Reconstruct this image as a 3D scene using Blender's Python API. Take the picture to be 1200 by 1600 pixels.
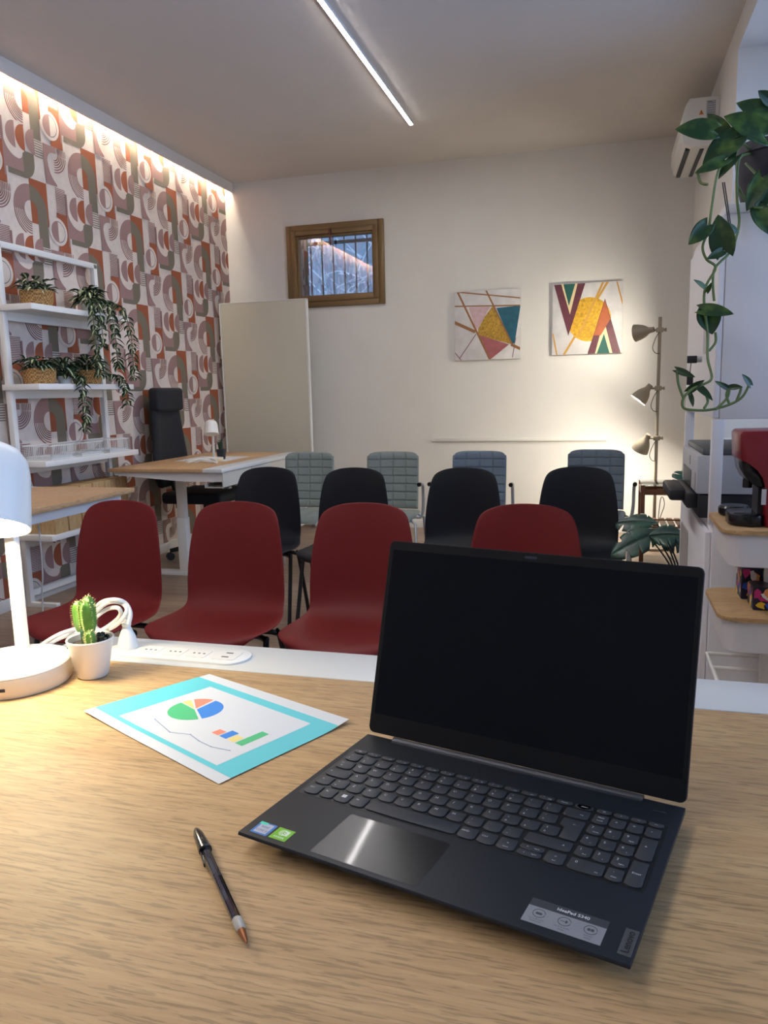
import bpy, bmesh, math, random
from mathutils import Vector, Matrix
random.seed(7)
for o in list(bpy.data.objects): bpy.data.objects.remove(o)
S = bpy.context.scene
COL = S.collection
PI = math.pi

# ------------------------------------------------------------------ camera
cam = bpy.data.cameras.new('camera'); camo = bpy.data.objects.new('camera', cam); COL.objects.link(camo)
yaw, pitch, roll = .2778, .1536, -.0241
F = Vector((-math.sin(yaw)*math.cos(pitch), math.cos(yaw)*math.cos(pitch), -math.sin(pitch)))
R = Vector((math.cos(yaw), math.sin(yaw), 0)); U = R.cross(F)
R2 = R*math.cos(roll)+U*math.sin(roll); U2 = -R*math.sin(roll)+U*math.cos(roll)
mw = Matrix((R2, U2, -F)).transposed().to_4x4(); mw.translation = (0, 0, 1.26)
camo.matrix_world = mw
cam.sensor_fit = 'VERTICAL'; cam.sensor_height = 36; cam.lens = 36*1202/1600; cam.clip_start = .02
S.camera = camo
S.view_settings.view_transform = 'Standard'; S.view_settings.look = 'None'
S.view_settings.gamma = 1; S.view_settings.use_curve_mapping = False
S.view_settings.exposure = 0.0

# ------------------------------------------------------------------ light
W_STR = 4.3            # dusk sky seen through the windows
LED_PROFILE = 120.0     # ceiling profile
LED_COVE = 54.0        # slot over the papered wall
DESK_LAMP = 84.0
SPOT_HEADS = 230.0
world = bpy.data.worlds.new('dusk_sky'); S.world = world; world.use_nodes = True
wn = world.node_tree.nodes; bgn = wn['Background']
bgn.inputs[0].default_value = (.46, .63, 1.0, 1); bgn.inputs[1].default_value = W_STR

def portal(loc, rot, sx, sy):
    l = bpy.data.lights.new('window_portal', 'AREA'); l.shape = 'RECTANGLE'; l.size = sx; l.size_y = sy
    l.cycles.is_portal = True
    o = bpy.data.objects.new('window_portal', l); COL.objects.link(o); o.location = loc; o.rotation_euler = rot
portal((1.17, 1.5, 2.0), (0, PI/2, 0), 2.1, 6.9)

# ------------------------------------------------------------------ materials
MATS = {}
def srgb(r, g, b):
    f = lambda c: ((c/255)/12.92 if c/255 <= .04045 else ((c/255+.055)/1.055)**2.4)
    return (f(r), f(g), f(b))
def mat(name, col, rough=.5, metal=0, noise=0, nscale=20, bump=0, bscale=60, emit=0, spec=.5, coat=0, trans=0, sheen=0, ecol=None):
    if name in MATS: return MATS[name]
    m = bpy.data.materials.new(name); m.use_nodes = True; nt = m.node_tree; b = nt.nodes['Principled BSDF']
    b.inputs['Base Color'].default_value = (*col, 1); b.inputs['Roughness'].default_value = rough
    b.inputs['Metallic'].default_value = metal; b.inputs['Specular IOR Level'].default_value = spec
    b.inputs['Coat Weight'].default_value = coat; b.inputs['Coat Roughness'].default_value = .05; b.inputs['Transmission Weight'].default_value = trans
    if sheen: b.inputs['Sheen Weight'].default_value = sheen
    if emit:
        b.inputs['Emission Color'].default_value = (*(ecol or col), 1); b.inputs['Emission Strength'].default_value = emit
    tc = nt.nodes.new('ShaderNodeTexCoord')
    if noise:
        n = nt.nodes.new('ShaderNodeTexNoise'); n.inputs['Scale'].default_value = nscale; n.inputs['Detail'].default_value = 4
        nt.links.new(tc.outputs['Object'], n.inputs['Vector'])
        r = nt.nodes.new('ShaderNodeMapRange'); r.inputs['From Min'].default_value = .3; r.inputs['From Max'].default_value = .7
        r.inputs['To Min'].default_value = 1-noise; r.inputs['To Max'].default_value = 1+noise
        nt.links.new(n.outputs[0], r.inputs['Value'])
        v = nt.nodes.new('ShaderNodeVectorMath'); v.operation = 'SCALE'; v.inputs[0].default_value = col
        nt.links.new(r.outputs[0], v.inputs['Scale']); nt.links.new(v.outputs[0], b.inputs['Base Color'])
    if bump:
        n = nt.nodes.new('ShaderNodeTexNoise'); n.inputs['Scale'].default_value = bscale; n.inputs['Detail'].default_value = 3
        nt.links.new(tc.outputs['Object'], n.inputs['Vector'])
        bp = nt.nodes.new('ShaderNodeBump'); bp.inputs['Strength'].default_value = bump; bp.inputs['Distance'].default_value = .002
        nt.links.new(n.outputs[0], bp.inputs['Height']); nt.links.new(bp.outputs[0], b.inputs['Normal'])
    MATS[name] = m; return m
def wood(name, c1, c2, axis=0, scale=1.0, rough=.45, dens=1.0, pores=.75):
    """long grain running along AXIS: soft broad figure, fine dark pores"""
    m = bpy.data.materials.new(name); m.use_nodes = True; nt = m.node_tree; b = nt.nodes['Principled BSDF']
    b.inputs['Roughness'].default_value = rough
    tc = nt.nodes.new('ShaderNodeTexCoord')
    def noise(st, sc, det, dist=0):
        mp = nt.nodes.new('ShaderNodeMapping'); s = [sc]*3; s[axis] = sc*st; mp.inputs['Scale'].default_value = s
        n = nt.nodes.new('ShaderNodeTexNoise'); n.inputs['Scale'].default_value = 1; n.inputs['Detail'].default_value = det
        n.inputs['Distortion'].default_value = dist
        nt.links.new(tc.outputs['Object'], mp.inputs['Vector']); nt.links.new(mp.outputs[0], n.inputs['Vector']); return n
    a = noise(.09, 14*scale, 5, .6); p = noise(.085, 330*scale*dens, 2, .25); q = noise(.06, 170*scale*dens, 3, .3)
    r = nt.nodes.new('ShaderNodeValToRGB'); r.color_ramp.elements[0].position = .32; r.color_ramp.elements[1].position = .68
    r.color_ramp.elements[0].color = (*c2, 1); r.color_ramp.elements[1].color = (*c1, 1)
    ad = nt.nodes.new('ShaderNodeMath'); ad.operation = 'ADD'; ad.inputs[1].default_value = 0
    mx = nt.nodes.new('ShaderNodeMix'); mx.inputs[0].default_value = .62
    nt.links.new(a.outputs[0], mx.inputs[2]); nt.links.new(q.outputs[0], mx.inputs[3])
    nt.links.new(mx.outputs[0], r.inputs[0])
    pr = nt.nodes.new('ShaderNodeMapRange'); pr.inputs['From Min'].default_value = .38; pr.inputs['From Max'].default_value = .47
    pr.inputs['To Min'].default_value = pores; pr.inputs['To Max'].default_value = 1
    nt.links.new(p.outputs[0], pr.inputs['Value'])
    v = nt.nodes.new('ShaderNodeVectorMath'); v.operation = 'SCALE'
    nt.links.new(r.outputs[0], v.inputs[0]); nt.links.new(pr.outputs[0], v.inputs['Scale'])
    nt.links.new(v.outputs[0], b.inputs['Base Color'])
    bp = nt.nodes.new('ShaderNodeBump'); bp.inputs['Strength'].default_value = .25; bp.inputs['Distance'].default_value = .0006
    nt.links.new(p.outputs[0], bp.inputs['Height']); nt.links.new(bp.outputs[0], b.inputs['Normal'])
    MATS[name] = m; return m
def thin_glass(name, tint=(1, 1, 1), refl=.12):
    m = bpy.data.materials.new(name); m.use_nodes = True; nt = m.node_tree; nt.nodes.clear()
    o = nt.nodes.new('ShaderNodeOutputMaterial'); t = nt.nodes.new('ShaderNodeBsdfTransparent'); t.inputs[0].default_value = (*tint, 1)
    g = nt.nodes.new('ShaderNodeBsdfGlossy'); g.inputs['Roughness'].default_value = .02
    f = nt.nodes.new('ShaderNodeFresnel'); f.inputs[0].default_value = 1.5
    ad = nt.nodes.new('ShaderNodeMath'); ad.operation = 'ADD'; ad.inputs[1].default_value = refl-.04; nt.links.new(f.outputs[0], ad.inputs[0])
    x = nt.nodes.new('ShaderNodeMixShader'); nt.links.new(ad.outputs[0], x.inputs[0]); nt.links.new(t.outputs[0], x.inputs[1])
    nt.links.new(g.outputs[0], x.inputs[2]); nt.links.new(x.outputs[0], o.inputs[0])
    MATS[name] = m; return m
def weave(name, c1, c2, scale, rough=.8, row=.5):
    m = bpy.data.materials.new(name); m.use_nodes = True; nt = m.node_tree; b = nt.nodes['Principled BSDF']; b.inputs['Roughness'].default_value = rough
    tc = nt.nodes.new('ShaderNodeTexCoord'); k = nt.nodes.new('ShaderNodeTexChecker'); k.inputs['Scale'].default_value = scale
    k.inputs[1].default_value = (*c1, 1); k.inputs[2].default_value = (*c2, 1)
    n = nt.nodes.new('ShaderNodeTexNoise'); n.inputs['Scale'].default_value = 40
    md = nt.nodes.new('ShaderNodeVectorMath'); md.operation = 'SCALE'; md.inputs['Scale'].default_value = .02
    ad = nt.nodes.new('ShaderNodeVectorMath'); ad.operation = 'ADD'
    nt.links.new(tc.outputs['Object'], n.inputs['Vector']); nt.links.new(n.outputs[1], md.inputs[0])
    nt.links.new(tc.outputs['Object'], ad.inputs[0]); nt.links.new(md.outputs[0], ad.inputs[1]); nt.links.new(ad.outputs[0], k.inputs[0])
    nt.links.new(k.outputs[0], b.inputs['Base Color'])
    bp = nt.nodes.new('ShaderNodeBump'); bp.inputs['Strength'].default_value = .6; bp.inputs['Distance'].default_value = .003
    nt.links.new(k.outputs[1], bp.inputs['Height']); nt.links.new(bp.outputs[0], b.inputs['Normal'])
    MATS[name] = m; return m
def leafmat(name, c1, c2, scale, lo=.45, hi=.6):
    m = bpy.data.materials.new(name); m.use_nodes = True; nt = m.node_tree; b = nt.nodes['Principled BSDF']; b.inputs['Roughness'].default_value = .38
    tc = nt.nodes.new('ShaderNodeTexCoord'); n = nt.nodes.new('ShaderNodeTexNoise'); n.inputs['Scale'].default_value = scale; n.inputs['Detail'].default_value = 5
    r = nt.nodes.new('ShaderNodeValToRGB'); r.color_ramp.elements[0].position = lo; r.color_ramp.elements[1].position = hi
    r.color_ramp.elements[0].color = (*c1, 1); r.color_ramp.elements[1].color = (*c2, 1)
    nt.links.new(tc.outputs['Object'], n.inputs['Vector']); nt.links.new(n.outputs[0], r.inputs[0]); nt.links.new(r.outputs[0], b.inputs['Base Color'])
    MATS[name] = m; return m

WHITE_WALL = mat('white_wall_paint', srgb(224, 222, 217), .9, noise=.02, nscale=3, bump=.15, bscale=120)
CEIL = mat('ceiling_paint', srgb(214, 208, 202), .95, noise=.02, nscale=2)
WPAINT = mat('white_powder_coat', srgb(226, 226, 224), .4)
WMATTE = mat('white_laminate', srgb(206, 209, 209), .35)
WPLAST = mat('white_plastic', srgb(225, 224, 218), .35)
LED = mat('led_diffuser_cool', (1, .97, .95), .5, emit=LED_PROFILE, ecol=(1, .97, .95))
LEDW = mat('led_tape_warm', (1, .84, .62), .5, emit=LED_COVE, ecol=(1, .88, .70))
OAK = wood('oak_veneer', srgb(195, 162, 117), srgb(166, 132, 90), 0, 1.0, .6, 1.25, .70)
OAKY = wood('oak_veneer_lengthwise', srgb(200, 164, 122), srgb(172, 135, 95), 1, 1.0, .45)
FLOORW = wood('brown_floor_planks', srgb(164, 142, 122), srgb(118, 98, 84), 0, .35, .4, .5, .85)
RED = mat('red_chair_plastic', srgb(112, 26, 26), .55, spec=.3, bump=.05, bscale=400)
BLACKP = mat('black_chair_plastic', srgb(13, 17, 25), .55, spec=.3, bump=.05, bscale=400)
BLKMET = mat('black_powder_coat', srgb(20, 21, 24), .35)
GREYF = weave('grey_green_seat_fabric', srgb(150, 158, 150), srgb(136, 145, 138), 900)
BLUEF = weave('blue_grey_seat_fabric', srgb(126, 140, 152), srgb(112, 128, 142), 900)
GREYM = mat('pale_grey_metal', srgb(170, 176, 180), .35, .3)
DARKF = mat('dark_navy_fabric', srgb(26, 29, 36), .85, bump=.4, bscale=500)
PANELF = weave('grey_felt_weave', srgb(216, 210, 192), srgb(202, 196, 178), 420)
BRONZE = mat('bronze_aluminium', srgb(124, 101, 68), .4, .35)
IRON = mat('black_iron', srgb(16, 20, 24), .6)
BEIGEM = mat('taupe_lamp_metal', srgb(150, 140, 124), .45, .2)
GREEN1 = mat('dark_leaf_green', srgb(38, 62, 40), .4, noise=.3, nscale=30)
CREAM = mat('cream_leaf_stripe', srgb(196, 200, 160), .45)
POTHOS = leafmat('variegated_pothos_leaf', srgb(24, 58, 24), srgb(92, 122, 44), 22, .48, .78)
MONST = leafmat('monstera_leaf', srgb(28, 58, 50), srgb(44, 82, 66), 14)
STEMG = mat('green_stem', srgb(88, 108, 54), .5)
BASK = weave('seagrass_weave', srgb(186, 148, 92), srgb(132, 92, 48), 90)
BLKGLOSS = mat('black_gloss_plastic', srgb(14, 15, 18), .2)
BLKMATT = mat('black_matte_plastic', srgb(26, 28, 34), .5)
WOODBOX = wood('pale_pine_ply', srgb(206, 174, 126), srgb(184, 148, 100), 2, .8, .6)
BROWNW = mat('dark_brown_wood', srgb(104, 66, 42), .5, noise=.15, nscale=30)
SOILM = mat('dark_soil', srgb(44, 38, 30), .95, noise=.5, nscale=120, bump=1, bscale=200)

# ------------------------------------------------------------------ mesh helper
XF = {}
class B:
    def __init__(s): s.b = bmesh.new(); s.m = 0
    def mat(s, i): s.m = i; return s
    def _new(s, fs):
        for f in fs: f.material_index = s.m
    def face(s, pts):
        f = s.b.faces.new([s.b.verts.new(p) for p in pts]); f.material_index = s.m; return f
    def box(s, lo, hi, bev=0, seg=2, rot=None):
        lo = Vector(lo); hi = Vector(hi); c = (lo+hi)/2; d = hi-lo
        g = bmesh.ops.create_cube(s.b, size=1, matrix=Matrix.Translation(c) @ (rot or Matrix()) @ Matrix.Diagonal((*d, 1)))
        fs = {f for v in g['verts'] for f in v.link_faces}
        if bev:
            es = list({e for v in g['verts'] for e in v.link_edges})
            r = bmesh.ops.bevel(s.b, geom=es, offset=bev, segments=seg, affect='EDGES', profile=.5)
            fs = set(f for f in fs if f.is_valid) | set(r['faces'])
            fs |= {f for v in r['verts'] for f in v.link_faces}
        s._new(fs); return s
    def prism(s, poly, axis, a, b, bev=0):
        """polygon in the two other axes (in order), extruded along AXIS from a to b"""
        def P(u, v, w):
            return {0: (w, u, v), 1: (u, w, v), 2: (u, v, w)}[axis]
        va = [s.b.verts.new(P(u, v, a)) for u, v in poly]; vb = [s.b.verts.new(P(u, v, b)) for u, v in poly]
        n = len(poly); fs = [s.b.faces.new(va), s.b.faces.new(vb[::-1])]
        for i in range(n): fs.append(s.b.faces.new((va[i], vb[i], vb[(i+1) % n], va[(i+1) % n])))
        if bev:
            es = list({e for f in fs for e in f.edges})
            r = bmesh.ops.bevel(s.b, geom=es, offset=bev, segments=2, affect='EDGES', profile=.5)
            fs = [f for f in fs if f.is_valid]+list(r['faces'])+[f for v in r['verts'] for f in v.link_faces]
        s._new(set(fs)); return s
    def cyl(s, p0, p1, r0, r1=None, n=20, cap=True):
        return s.tube([p0, p1], [r0, r0 if r1 is None else r1], n, cap)
    def tube(s, pts, r, n=10, cap=True, smooth=0):
        pts = [Vector(p) for p in pts]
        if smooth: pts, r = spline(pts, r, smooth)
        k = len(pts); rr = r if isinstance(r, (list, tuple)) else [r]*k
        t = [(pts[min(i+1, k-1)]-pts[max(i-1, 0)]).normalized() for i in range(k)]
        a = Vector((0, 0, 1)) if abs(t[0].z) < .9 else Vector((1, 0, 0))
        nrm = (a-t[0]*a.dot(t[0])).normalized(); rings = []
        for i in range(k):
            nrm = (nrm-t[i]*nrm.dot(t[i])).normalized(); bn = t[i].cross(nrm)
            rings.append([s.b.verts.new(pts[i]+(nrm*math.cos(2*PI*j/n)+bn*math.sin(2*PI*j/n))*rr[i]) for j in range(n)])
        fs = []
        for i in range(k-1):
            for j in range(n): fs.append(s.b.faces.new((rings[i][j], rings[i][(j+1) % n], rings[i+1][(j+1) % n], rings[i+1][j])))
        if cap: fs += [s.b.faces.new(rings[0][::-1]), s.b.faces.new(rings[-1])]
        s._new(fs); return s
    def lathe(s, prof, c=(0, 0, 0), n=32, M=None, cap0=False, cap1=False):
        M = M or Matrix(); c = Vector(c); rings = []
        for r, z in prof:
            rings.append([s.b.verts.new(c+(M @ Vector((r*math.cos(2*PI*j/n), r*math.sin(2*PI*j/n), z)))) for j in range(n)])
        fs = []
        for i in range(len(prof)-1):
            for j in range(n): fs.append(s.b.faces.new((rings[i][j], rings[i][(j+1) % n], rings[i+1][(j+1) % n], rings[i+1][j])))
        if cap0: fs.append(s.b.faces.new(rings[0][::-1]))
        if cap1: fs.append(s.b.faces.new(rings[-1]))
        s._new(fs); return s
    def grid(s, rows):
        vs = [[s.b.verts.new(p) for p in row] for row in rows]; fs = []
        for i in range(len(rows)-1):
            for j in range(len(rows[0])-1): fs.append(s.b.faces.new((vs[i][j], vs[i][j+1], vs[i+1][j+1], vs[i+1][j])))
        s._new(fs); return s
    def add(s, me, M):
        v = [s.b.verts.new(M @ p.co) for p in me.vertices]
        for p in me.polygons:
            try: f = s.b.faces.new([v[i] for i in p.vertices]); f.material_index = s.m
            except ValueError: pass
        return s
    def xf(s, M):
        bmesh.ops.transform(s.b, matrix=M, verts=s.b.verts); return s
    def build(s, name, mats, parent=None, world=False, smooth=True, fix=True, ang=.6):
        if world and parent is not None: bmesh.ops.transform(s.b, matrix=XF[root(parent).name].inverted(), verts=s.b.verts)
        if fix: bmesh.ops.recalc_face_normals(s.b, faces=s.b.faces)
        me = bpy.data.meshes.new(name); s.b.to_mesh(me); s.b.free()
        for m in (mats if isinstance(mats, (list, tuple)) else [mats]): me.materials.append(m)
        if smooth:
            me.polygons.foreach_set('use_smooth', [True]*len(me.polygons)); me.set_sharp_from_angle(angle=ang)
        o = bpy.data.objects.new(name, me); COL.objects.link(o)
        if parent is not None: o.parent = parent
        return o
def root(o):
    while o.parent: o = o.parent
    return o
def spline(pts, r, sub):
    out = []; ro = []; rr = r if isinstance(r, (list, tuple)) else [r]*len(pts); k = len(pts)
    for i in range(k-1):
        p0 = pts[max(i-1, 0)]; p1 = pts[i]; p2 = pts[i+1]; p3 = pts[min(i+2, k-1)]
        for j in range(sub):
            t = j/sub
            out.append(.5*((2*p1)+(-p0+p2)*t+(2*p0-5*p1+4*p2-p3)*t*t+(-p0+3*p1-3*p2+p3)*t**3)); ro.append(rr[i]*(1-t)+rr[i+1]*t)
    out.append(pts[-1]); ro.append(rr[-1]); return out, ro
def thing(name, label, cat, loc=(0, 0, 0), rz=0, group=None):
    o = bpy.data.objects.new(name, None); COL.objects.link(o); o.empty_display_size = .1
    o.location = loc; o.rotation_euler = (0, 0, rz); XF[o.name] = Matrix.Translation(loc) @ Matrix.Rotation(rz, 4, 'Z')
    o['label'] = label; o['category'] = cat
    if group: o['group'] = group
    return o
def tag(o, label, cat, group=None):
    o['label'] = label; o['category'] = cat
    if group: o['group'] = group
    return o
def struct(o): o['kind'] = 'structure'; return o
def dup(rt, loc, rz, label, group=None):
    r = rt.copy(); COL.objects.link(r); r.location = loc; r.rotation_euler = (0, 0, rz); r['label'] = label
    XF[r.name] = Matrix.Translation(loc) @ Matrix.Rotation(rz, 4, 'Z')
    if group: r['group'] = group
    for ch in [c for c in bpy.data.objects if c.parent == rt]:
        c = ch.copy(); COL.objects.link(c); c.parent = r
        for g in [k for k in bpy.data.objects if k.parent == ch]:
            d = g.copy(); COL.objects.link(d); d.parent = c
    return r
_T = {}
def text_mesh(txt, bold=False):
    if txt in _T: return _T[txt]
    cu = bpy.data.curves.new('lettering', 'FONT'); cu.body = txt; cu.size = 1; cu.align_x = 'CENTER'; cu.align_y = 'CENTER'; cu.resolution_u = 3
    if bold: cu.offset = .015
    o = bpy.data.objects.new('lettering', cu); COL.objects.link(o)
    dg = bpy.context.evaluated_depsgraph_get(); dg.update()
    me = bpy.data.meshes.new_from_object(o.evaluated_get(dg)); bpy.data.objects.remove(o); bpy.data.curves.remove(cu)
    _T[txt] = me; return me
def circ(cx, cy, r, a0=0, a1=360, n=16, ry=None):
    ry = r if ry is None else ry
    return [(cx+r*math.cos(math.radians(a0+(a1-a0)*i/n)), cy+ry*math.sin(math.radians(a0+(a1-a0)*i/n))) for i in range(n+(0 if abs(a1-a0) == 360 else 1))]
def rrect(x0, y0, x1, y1, r, n=5):
    return circ(x1-r, y1-r, r, 0, 90, n)+circ(x0+r, y1-r, r, 90, 180, n)+circ(x0+r, y0+r, r, 180, 270, n)+circ(x1-r, y0+r, r, 270, 360, n)

# ================================================================== SETTING
XL, XR, YF, YB, ZC = -3.47, .68, 6.946, -2.6, 3.235
WX0, WX1, WZ0, WZ1 = -2.79, -1.97, 2.11, 2.75     # hole of the small window
struct(B().box((XL-.2, YB-.2, -.1), (1.4, YF+.3, 0)).build('floor', FLOORW))
struct(B().box((XL-.2, YB-.2, ZC), (1.4, YF+.3, ZC+.1)).build('ceiling', CEIL))
b = B(); y0, y1 = YF, YF+.25
b.box((XL-.2, y0, 0), (WX0, y1, ZC)); b.box((WX1, y0, 0), (XR+.2, y1, ZC)); b.box((WX0, y0, 0), (WX1, y1, WZ0)); b.box((WX0, y0, WZ1), (WX1, y1, ZC))
struct(b.build('wall_back', WHITE_WALL, smooth=False))
# right wall with the deep shop-window opening
JY, OZ = 4.93, 3.08
b = B(); b.box((XR, JY, 0), (1.25, YF, ZC)); b.box((XR, -2.0, OZ), (1.25, JY, ZC)); b.box((XR, YB, 0), (1.25, -2.0, ZC)); b.box((XR, -2.0, 0), (1.25, JY, .95))
struct(b.build('wall_right', WHITE_WALL, smooth=False))
struct(B().box((XL-.2, YB-.2, 0), (1.4, YB, ZC)).build('wall_front', WHITE_WALL, smooth=False))
b = B()
for y in (-2.0, -1.3, -.1, 1.2, 2.45, 3.7, JY-.06): b.box((1.10, y, .95), (1.16, y+.06, OZ))
for z in (.95, OZ-.06): b.box((1.10, -2.0, z), (1.16, JY, z+.06))
w2 = struct(b.build('window_2', WPAINT, smooth=False))
B().box((1.125, -1.95, 1.0), (1.131, JY-.05, OZ-.05)).build('pane', thin_glass('clear_glass', (.9, .96, 1), .06), w2)
# baseboards
struct(B().box((XL, YF-.012, 0), (XR, YF, .075), .002).build('baseboard_back', WPAINT))
struct(B().box((XL, YB, 0), (XL+.012, YF, .075), .002).build('baseboard_left', WPAINT))
# light slot trim over the papered wall
struct(B().box((XL+.075, YB, 3.15), (XL+.09, YF, ZC)).build('trim_1', CEIL))

# ---- wallpaper: a printed motif repeated in half-drop
PW, PH = .541, .655
def clip(poly, ylo, yhi, zlo, zhi):
    for ax, lim, sg in ((0, ylo, 1), (0, yhi, -1), (1, zlo, 1), (1, zhi, -1)):
        out = []
        for i in range(len(poly)):
            a, c = poly[i-1], poly[i]; da = sg*(a[ax]-lim); dc = sg*(c[ax]-lim)
            if (da >= 0) != (dc >= 0):
                t = da/(da-dc); out.append((a[0]+(c[0]-a[0])*t, a[1]+(c[1]-a[1])*t))
            if dc >= 0: out.append(c)
        poly = out
        if len(poly) < 3: return []
    return poly
def rect(a, b, c, d): return [(a, b), (c, b), (c, d), (a, d)]
def band(cx, cy, r0, r1, a0, a1, n=10): return circ(cx, cy, r1, a0, a1, n)+circ(cx, cy, r0, a1, a0, n)
# colours: 0 blush ground, 1 rust, 2 olive, 3 mauve, 4 dark red line, 5 grey line
motif = []
def add(lv, c, poly): motif.append((len(motif), c, poly))
add(1, 1, rect(0, -.23, .16, .04))
add(2, 2, [(0, 0)]+circ(0, -.15, .147, 90, 0, 12)+[(.147, -.365), (.056, -.365), (.056, -.155)]+circ(0, -.155, .056, 0, 90, 8))
add(2, 3, circ(0, -.152, .152, 180, 90, 12)+circ(0, -.155, .058, 90, 180, 8)+[(-.058, -.166), (-.152, -.166)])
for r in (.150, .134, .118, .104, .09, .077, .065): add(2, 4, band(0, -.166, r-(.0080 if r > .14 else .0060), r, 180, 268, 12))
add(0, 2, rect(-.170, -.626, -.03, -.585)); add(0, 2, [(-.05, -.462), (.066, -.462), (.066, -.52)]+circ(-.034, -.526, .1, 0, -90, 10)+[(-.05, -.626)])
add(1, 3, rect(-.207, -.592, -.034, -.312))
add(3, 0, [(-.192, -.30), (-.192, -.40)]+circ(-.075, -.405, .117, 180, 270, 12)+circ(-.075, -.482, .04, 270, 360, 8)+[(-.012, -.462), (-.012, -.30)])
add(4, 3, circ(-.09, -.388, .078, 90, 270, 14)); add(4, 1, circ(-.009, -.388, .078, 90, 270, 14)); add(4, 3, circ(.078, -.39, .077, 90, 270, 14))
for k in range(7): add(4, 2, rect(.078, -.378-k*.0152, .149, -.3715-k*.0152))
for k in range(16): add(2, 4, rect(.237, .032-k*.0103, .335, .0362-k*.0103))
add(1, 1, rect(.235, -.366, .349, -.124)); add(1, 3, rect(.335, -.32, .349, .015))
add(2, 0, circ(.236, -.243, .088, 0, 360, 28))
add(3, 5, circ(.236, -.243, .068, 0, 360, 28)); add(4, 0, circ(.236, -.243, .0635, -90, 90, 14)); add(4, 3, circ(.236, -.243, .068, 90, 270, 14))
add(1, 3, [(.149, -.368), (.27, -.368), (.27, -.405), (.243, -.405)]+circ(.243, -.465, .058, 90, 180, 8)+circ(.345, -.465, .158, 185, 238, 8)+[(.262, -.612), (.16, -.612)])
for r in (.116, .1, .085, .07, .056, .043):
    add(2, 4, band(.25, -.41, r-.0055, r, -4, -92, 10)); add(2, 4, rect(.25+r-.0055, -.412, .25+r, -.369))
b = B(); ph = PH
def wp(poly, lv, c):
    p = clip(poly, 0, YF, 0, 3.23)
    if p:
        b.m = c; b.face([(XL+.0012+.00013*lv, q[0], q[1]) for q in p])
b.m = 0; b.box((XL-.2, YB, 0), (XL+.0008, YF, ZC))
for i in range(-8, 5):
    for j in range(-8, 6):
        oy = 4.814+i*PW; oz = 2.926+i*(PH/2)+j*PH
        if oz < -.1 or oz > 4.2 or oy < -.2 or oy > 7.3: continue
        for lv, c, poly in motif: wp([(oy+u, oz+v) for u, v in poly], lv, c)
WP = [mat('blush_paper', srgb(214, 201, 192), .85, noise=.05, nscale=25), mat('rust_print', srgb(152, 82, 52), .8), mat('olive_print', srgb(116, 107, 92), .8),
      mat('mauve_print', srgb(152, 120, 116), .8), mat('dark_red_line_print', srgb(120, 66, 60), .8), mat('slate_line_print', srgb(84, 86, 96), .8)]
struct(b.build('wall_left', WP, smooth=False, fix=False))

# ---- small high window with iron bars
b = B()
def frame(b, x0, z0, x1, z1, w, ya, yb, bev=.004):
    b.box((x0, ya, z0), (x0+w, yb, z1), bev); b.box((x1-w, ya, z0), (x1, yb, z1), bev)
    b.box((x0+w, ya, z0), (x1-w, yb, z0+w), bev); b.box((x0+w, ya, z1-w), (x1-w, yb, z1), bev)
frame(b, -2.853, 2.062, -1.917, 2.80, .055, YF-.03, YF+.03)
frame(b, -2.80, 2.112, -1.968, 2.748, .045, YF-.045, YF+.045)
frame(b, -2.765, 2.14, -2.0, 2.715, .03, YF-.02, YF+.05)
w1 = struct(b.build('window_1', BRONZE))
B().box((-2.75, YF+.01, 2.16), (-2.01, YF+.016, 2.70)).build('pane', thin_glass('reflecting_glass', (.95, .98, 1), .22), w1)
b = B().box((-2.42, YF-.075, 2.69), (-2.40, YF-.045, 2.745), .003).cyl((-2.41, YF-.06, 2.70), (-2.405, YF-.062, 2.60), .006)
b.tube([(-2.41, YF-.06, 2.70), (-2.42, YF-.065, 2.64), (-2.408, YF-.066, 2.59), (-2.40, YF-.064, 2.64), (-2.41, YF-.06, 2.70)], .004, 8)
b.build('handle', mat('dark_red_brown_handle', srgb(92, 44, 36), .5), w1)
b = B()
for k in range(7):
    x = -2.70+k*.112; b.cyl((x, YF+.20, 2.08), (x, YF+.20, 2.76), .008, n=8)
b.box((-2.80, YF+.192, 2.655), (-1.96, YF+.208, 2.685)); b.box((-2.79, YF+.19, 2.1), (-2.73, YF+.21, 2.75))
tag(b.build('window_grille', IRON), 'black vertical iron bars outside the small high window', 'window grille')
b = B()
for k in range(260):
    p = Vector((random.uniform(-4.3, -.9), YF+random.uniform(.9, 1.8), random.uniform(1.9, 4.2)))
    d = Vector((random.uniform(-1, 1), random.uniform(-.3, .3), random.uniform(-.6, 1))).normalized()*random.uniform(.2, .6)
    b.tube([p, p+d*.5+Vector((0, 0, random.uniform(-.08, .08))), p+d], [random.uniform(.006, .014), .008, .003], 5, smooth=2)
for x in (-3.6, -2.9, -2.3, -1.5): b.tube([(x, YF+1.4, -.1), (x+.05, YF+1.4, 1.2), (x-.1, YF+1.35, 2.6)], [.03, .025, .012], 6)
for k in range(1500):
    p = Vector((random.uniform(-4.3, -.9), YF+random.uniform(1.0, 2.3), random.uniform(1.9, 4.2)))
    a = random.uniform(0, 6.28); u = Vector((math.cos(a), random.uniform(-.4, .4), math.sin(a)))*.045; w = Vector((-math.sin(a), .2, math.cos(a)))*.018
    b.m = 1; b.face([p-u, p+w, p+u, p-w])
o = tag(b.build('hedge', [mat('pale_twig', srgb(190, 200, 205), .8), mat('blue_green_leaf', srgb(112, 140, 150), .7)], fix=False), 'tangle of pale twigs and leaves seen outside behind the barred window', 'hedge'); o['kind'] = 'stuff'
struct(B().box((-6, YF+.31, -.2), (1.5, YF+2.4, -.1)).build('ground', mat('outdoor_soil', srgb(90, 84, 76), .95)))
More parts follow.
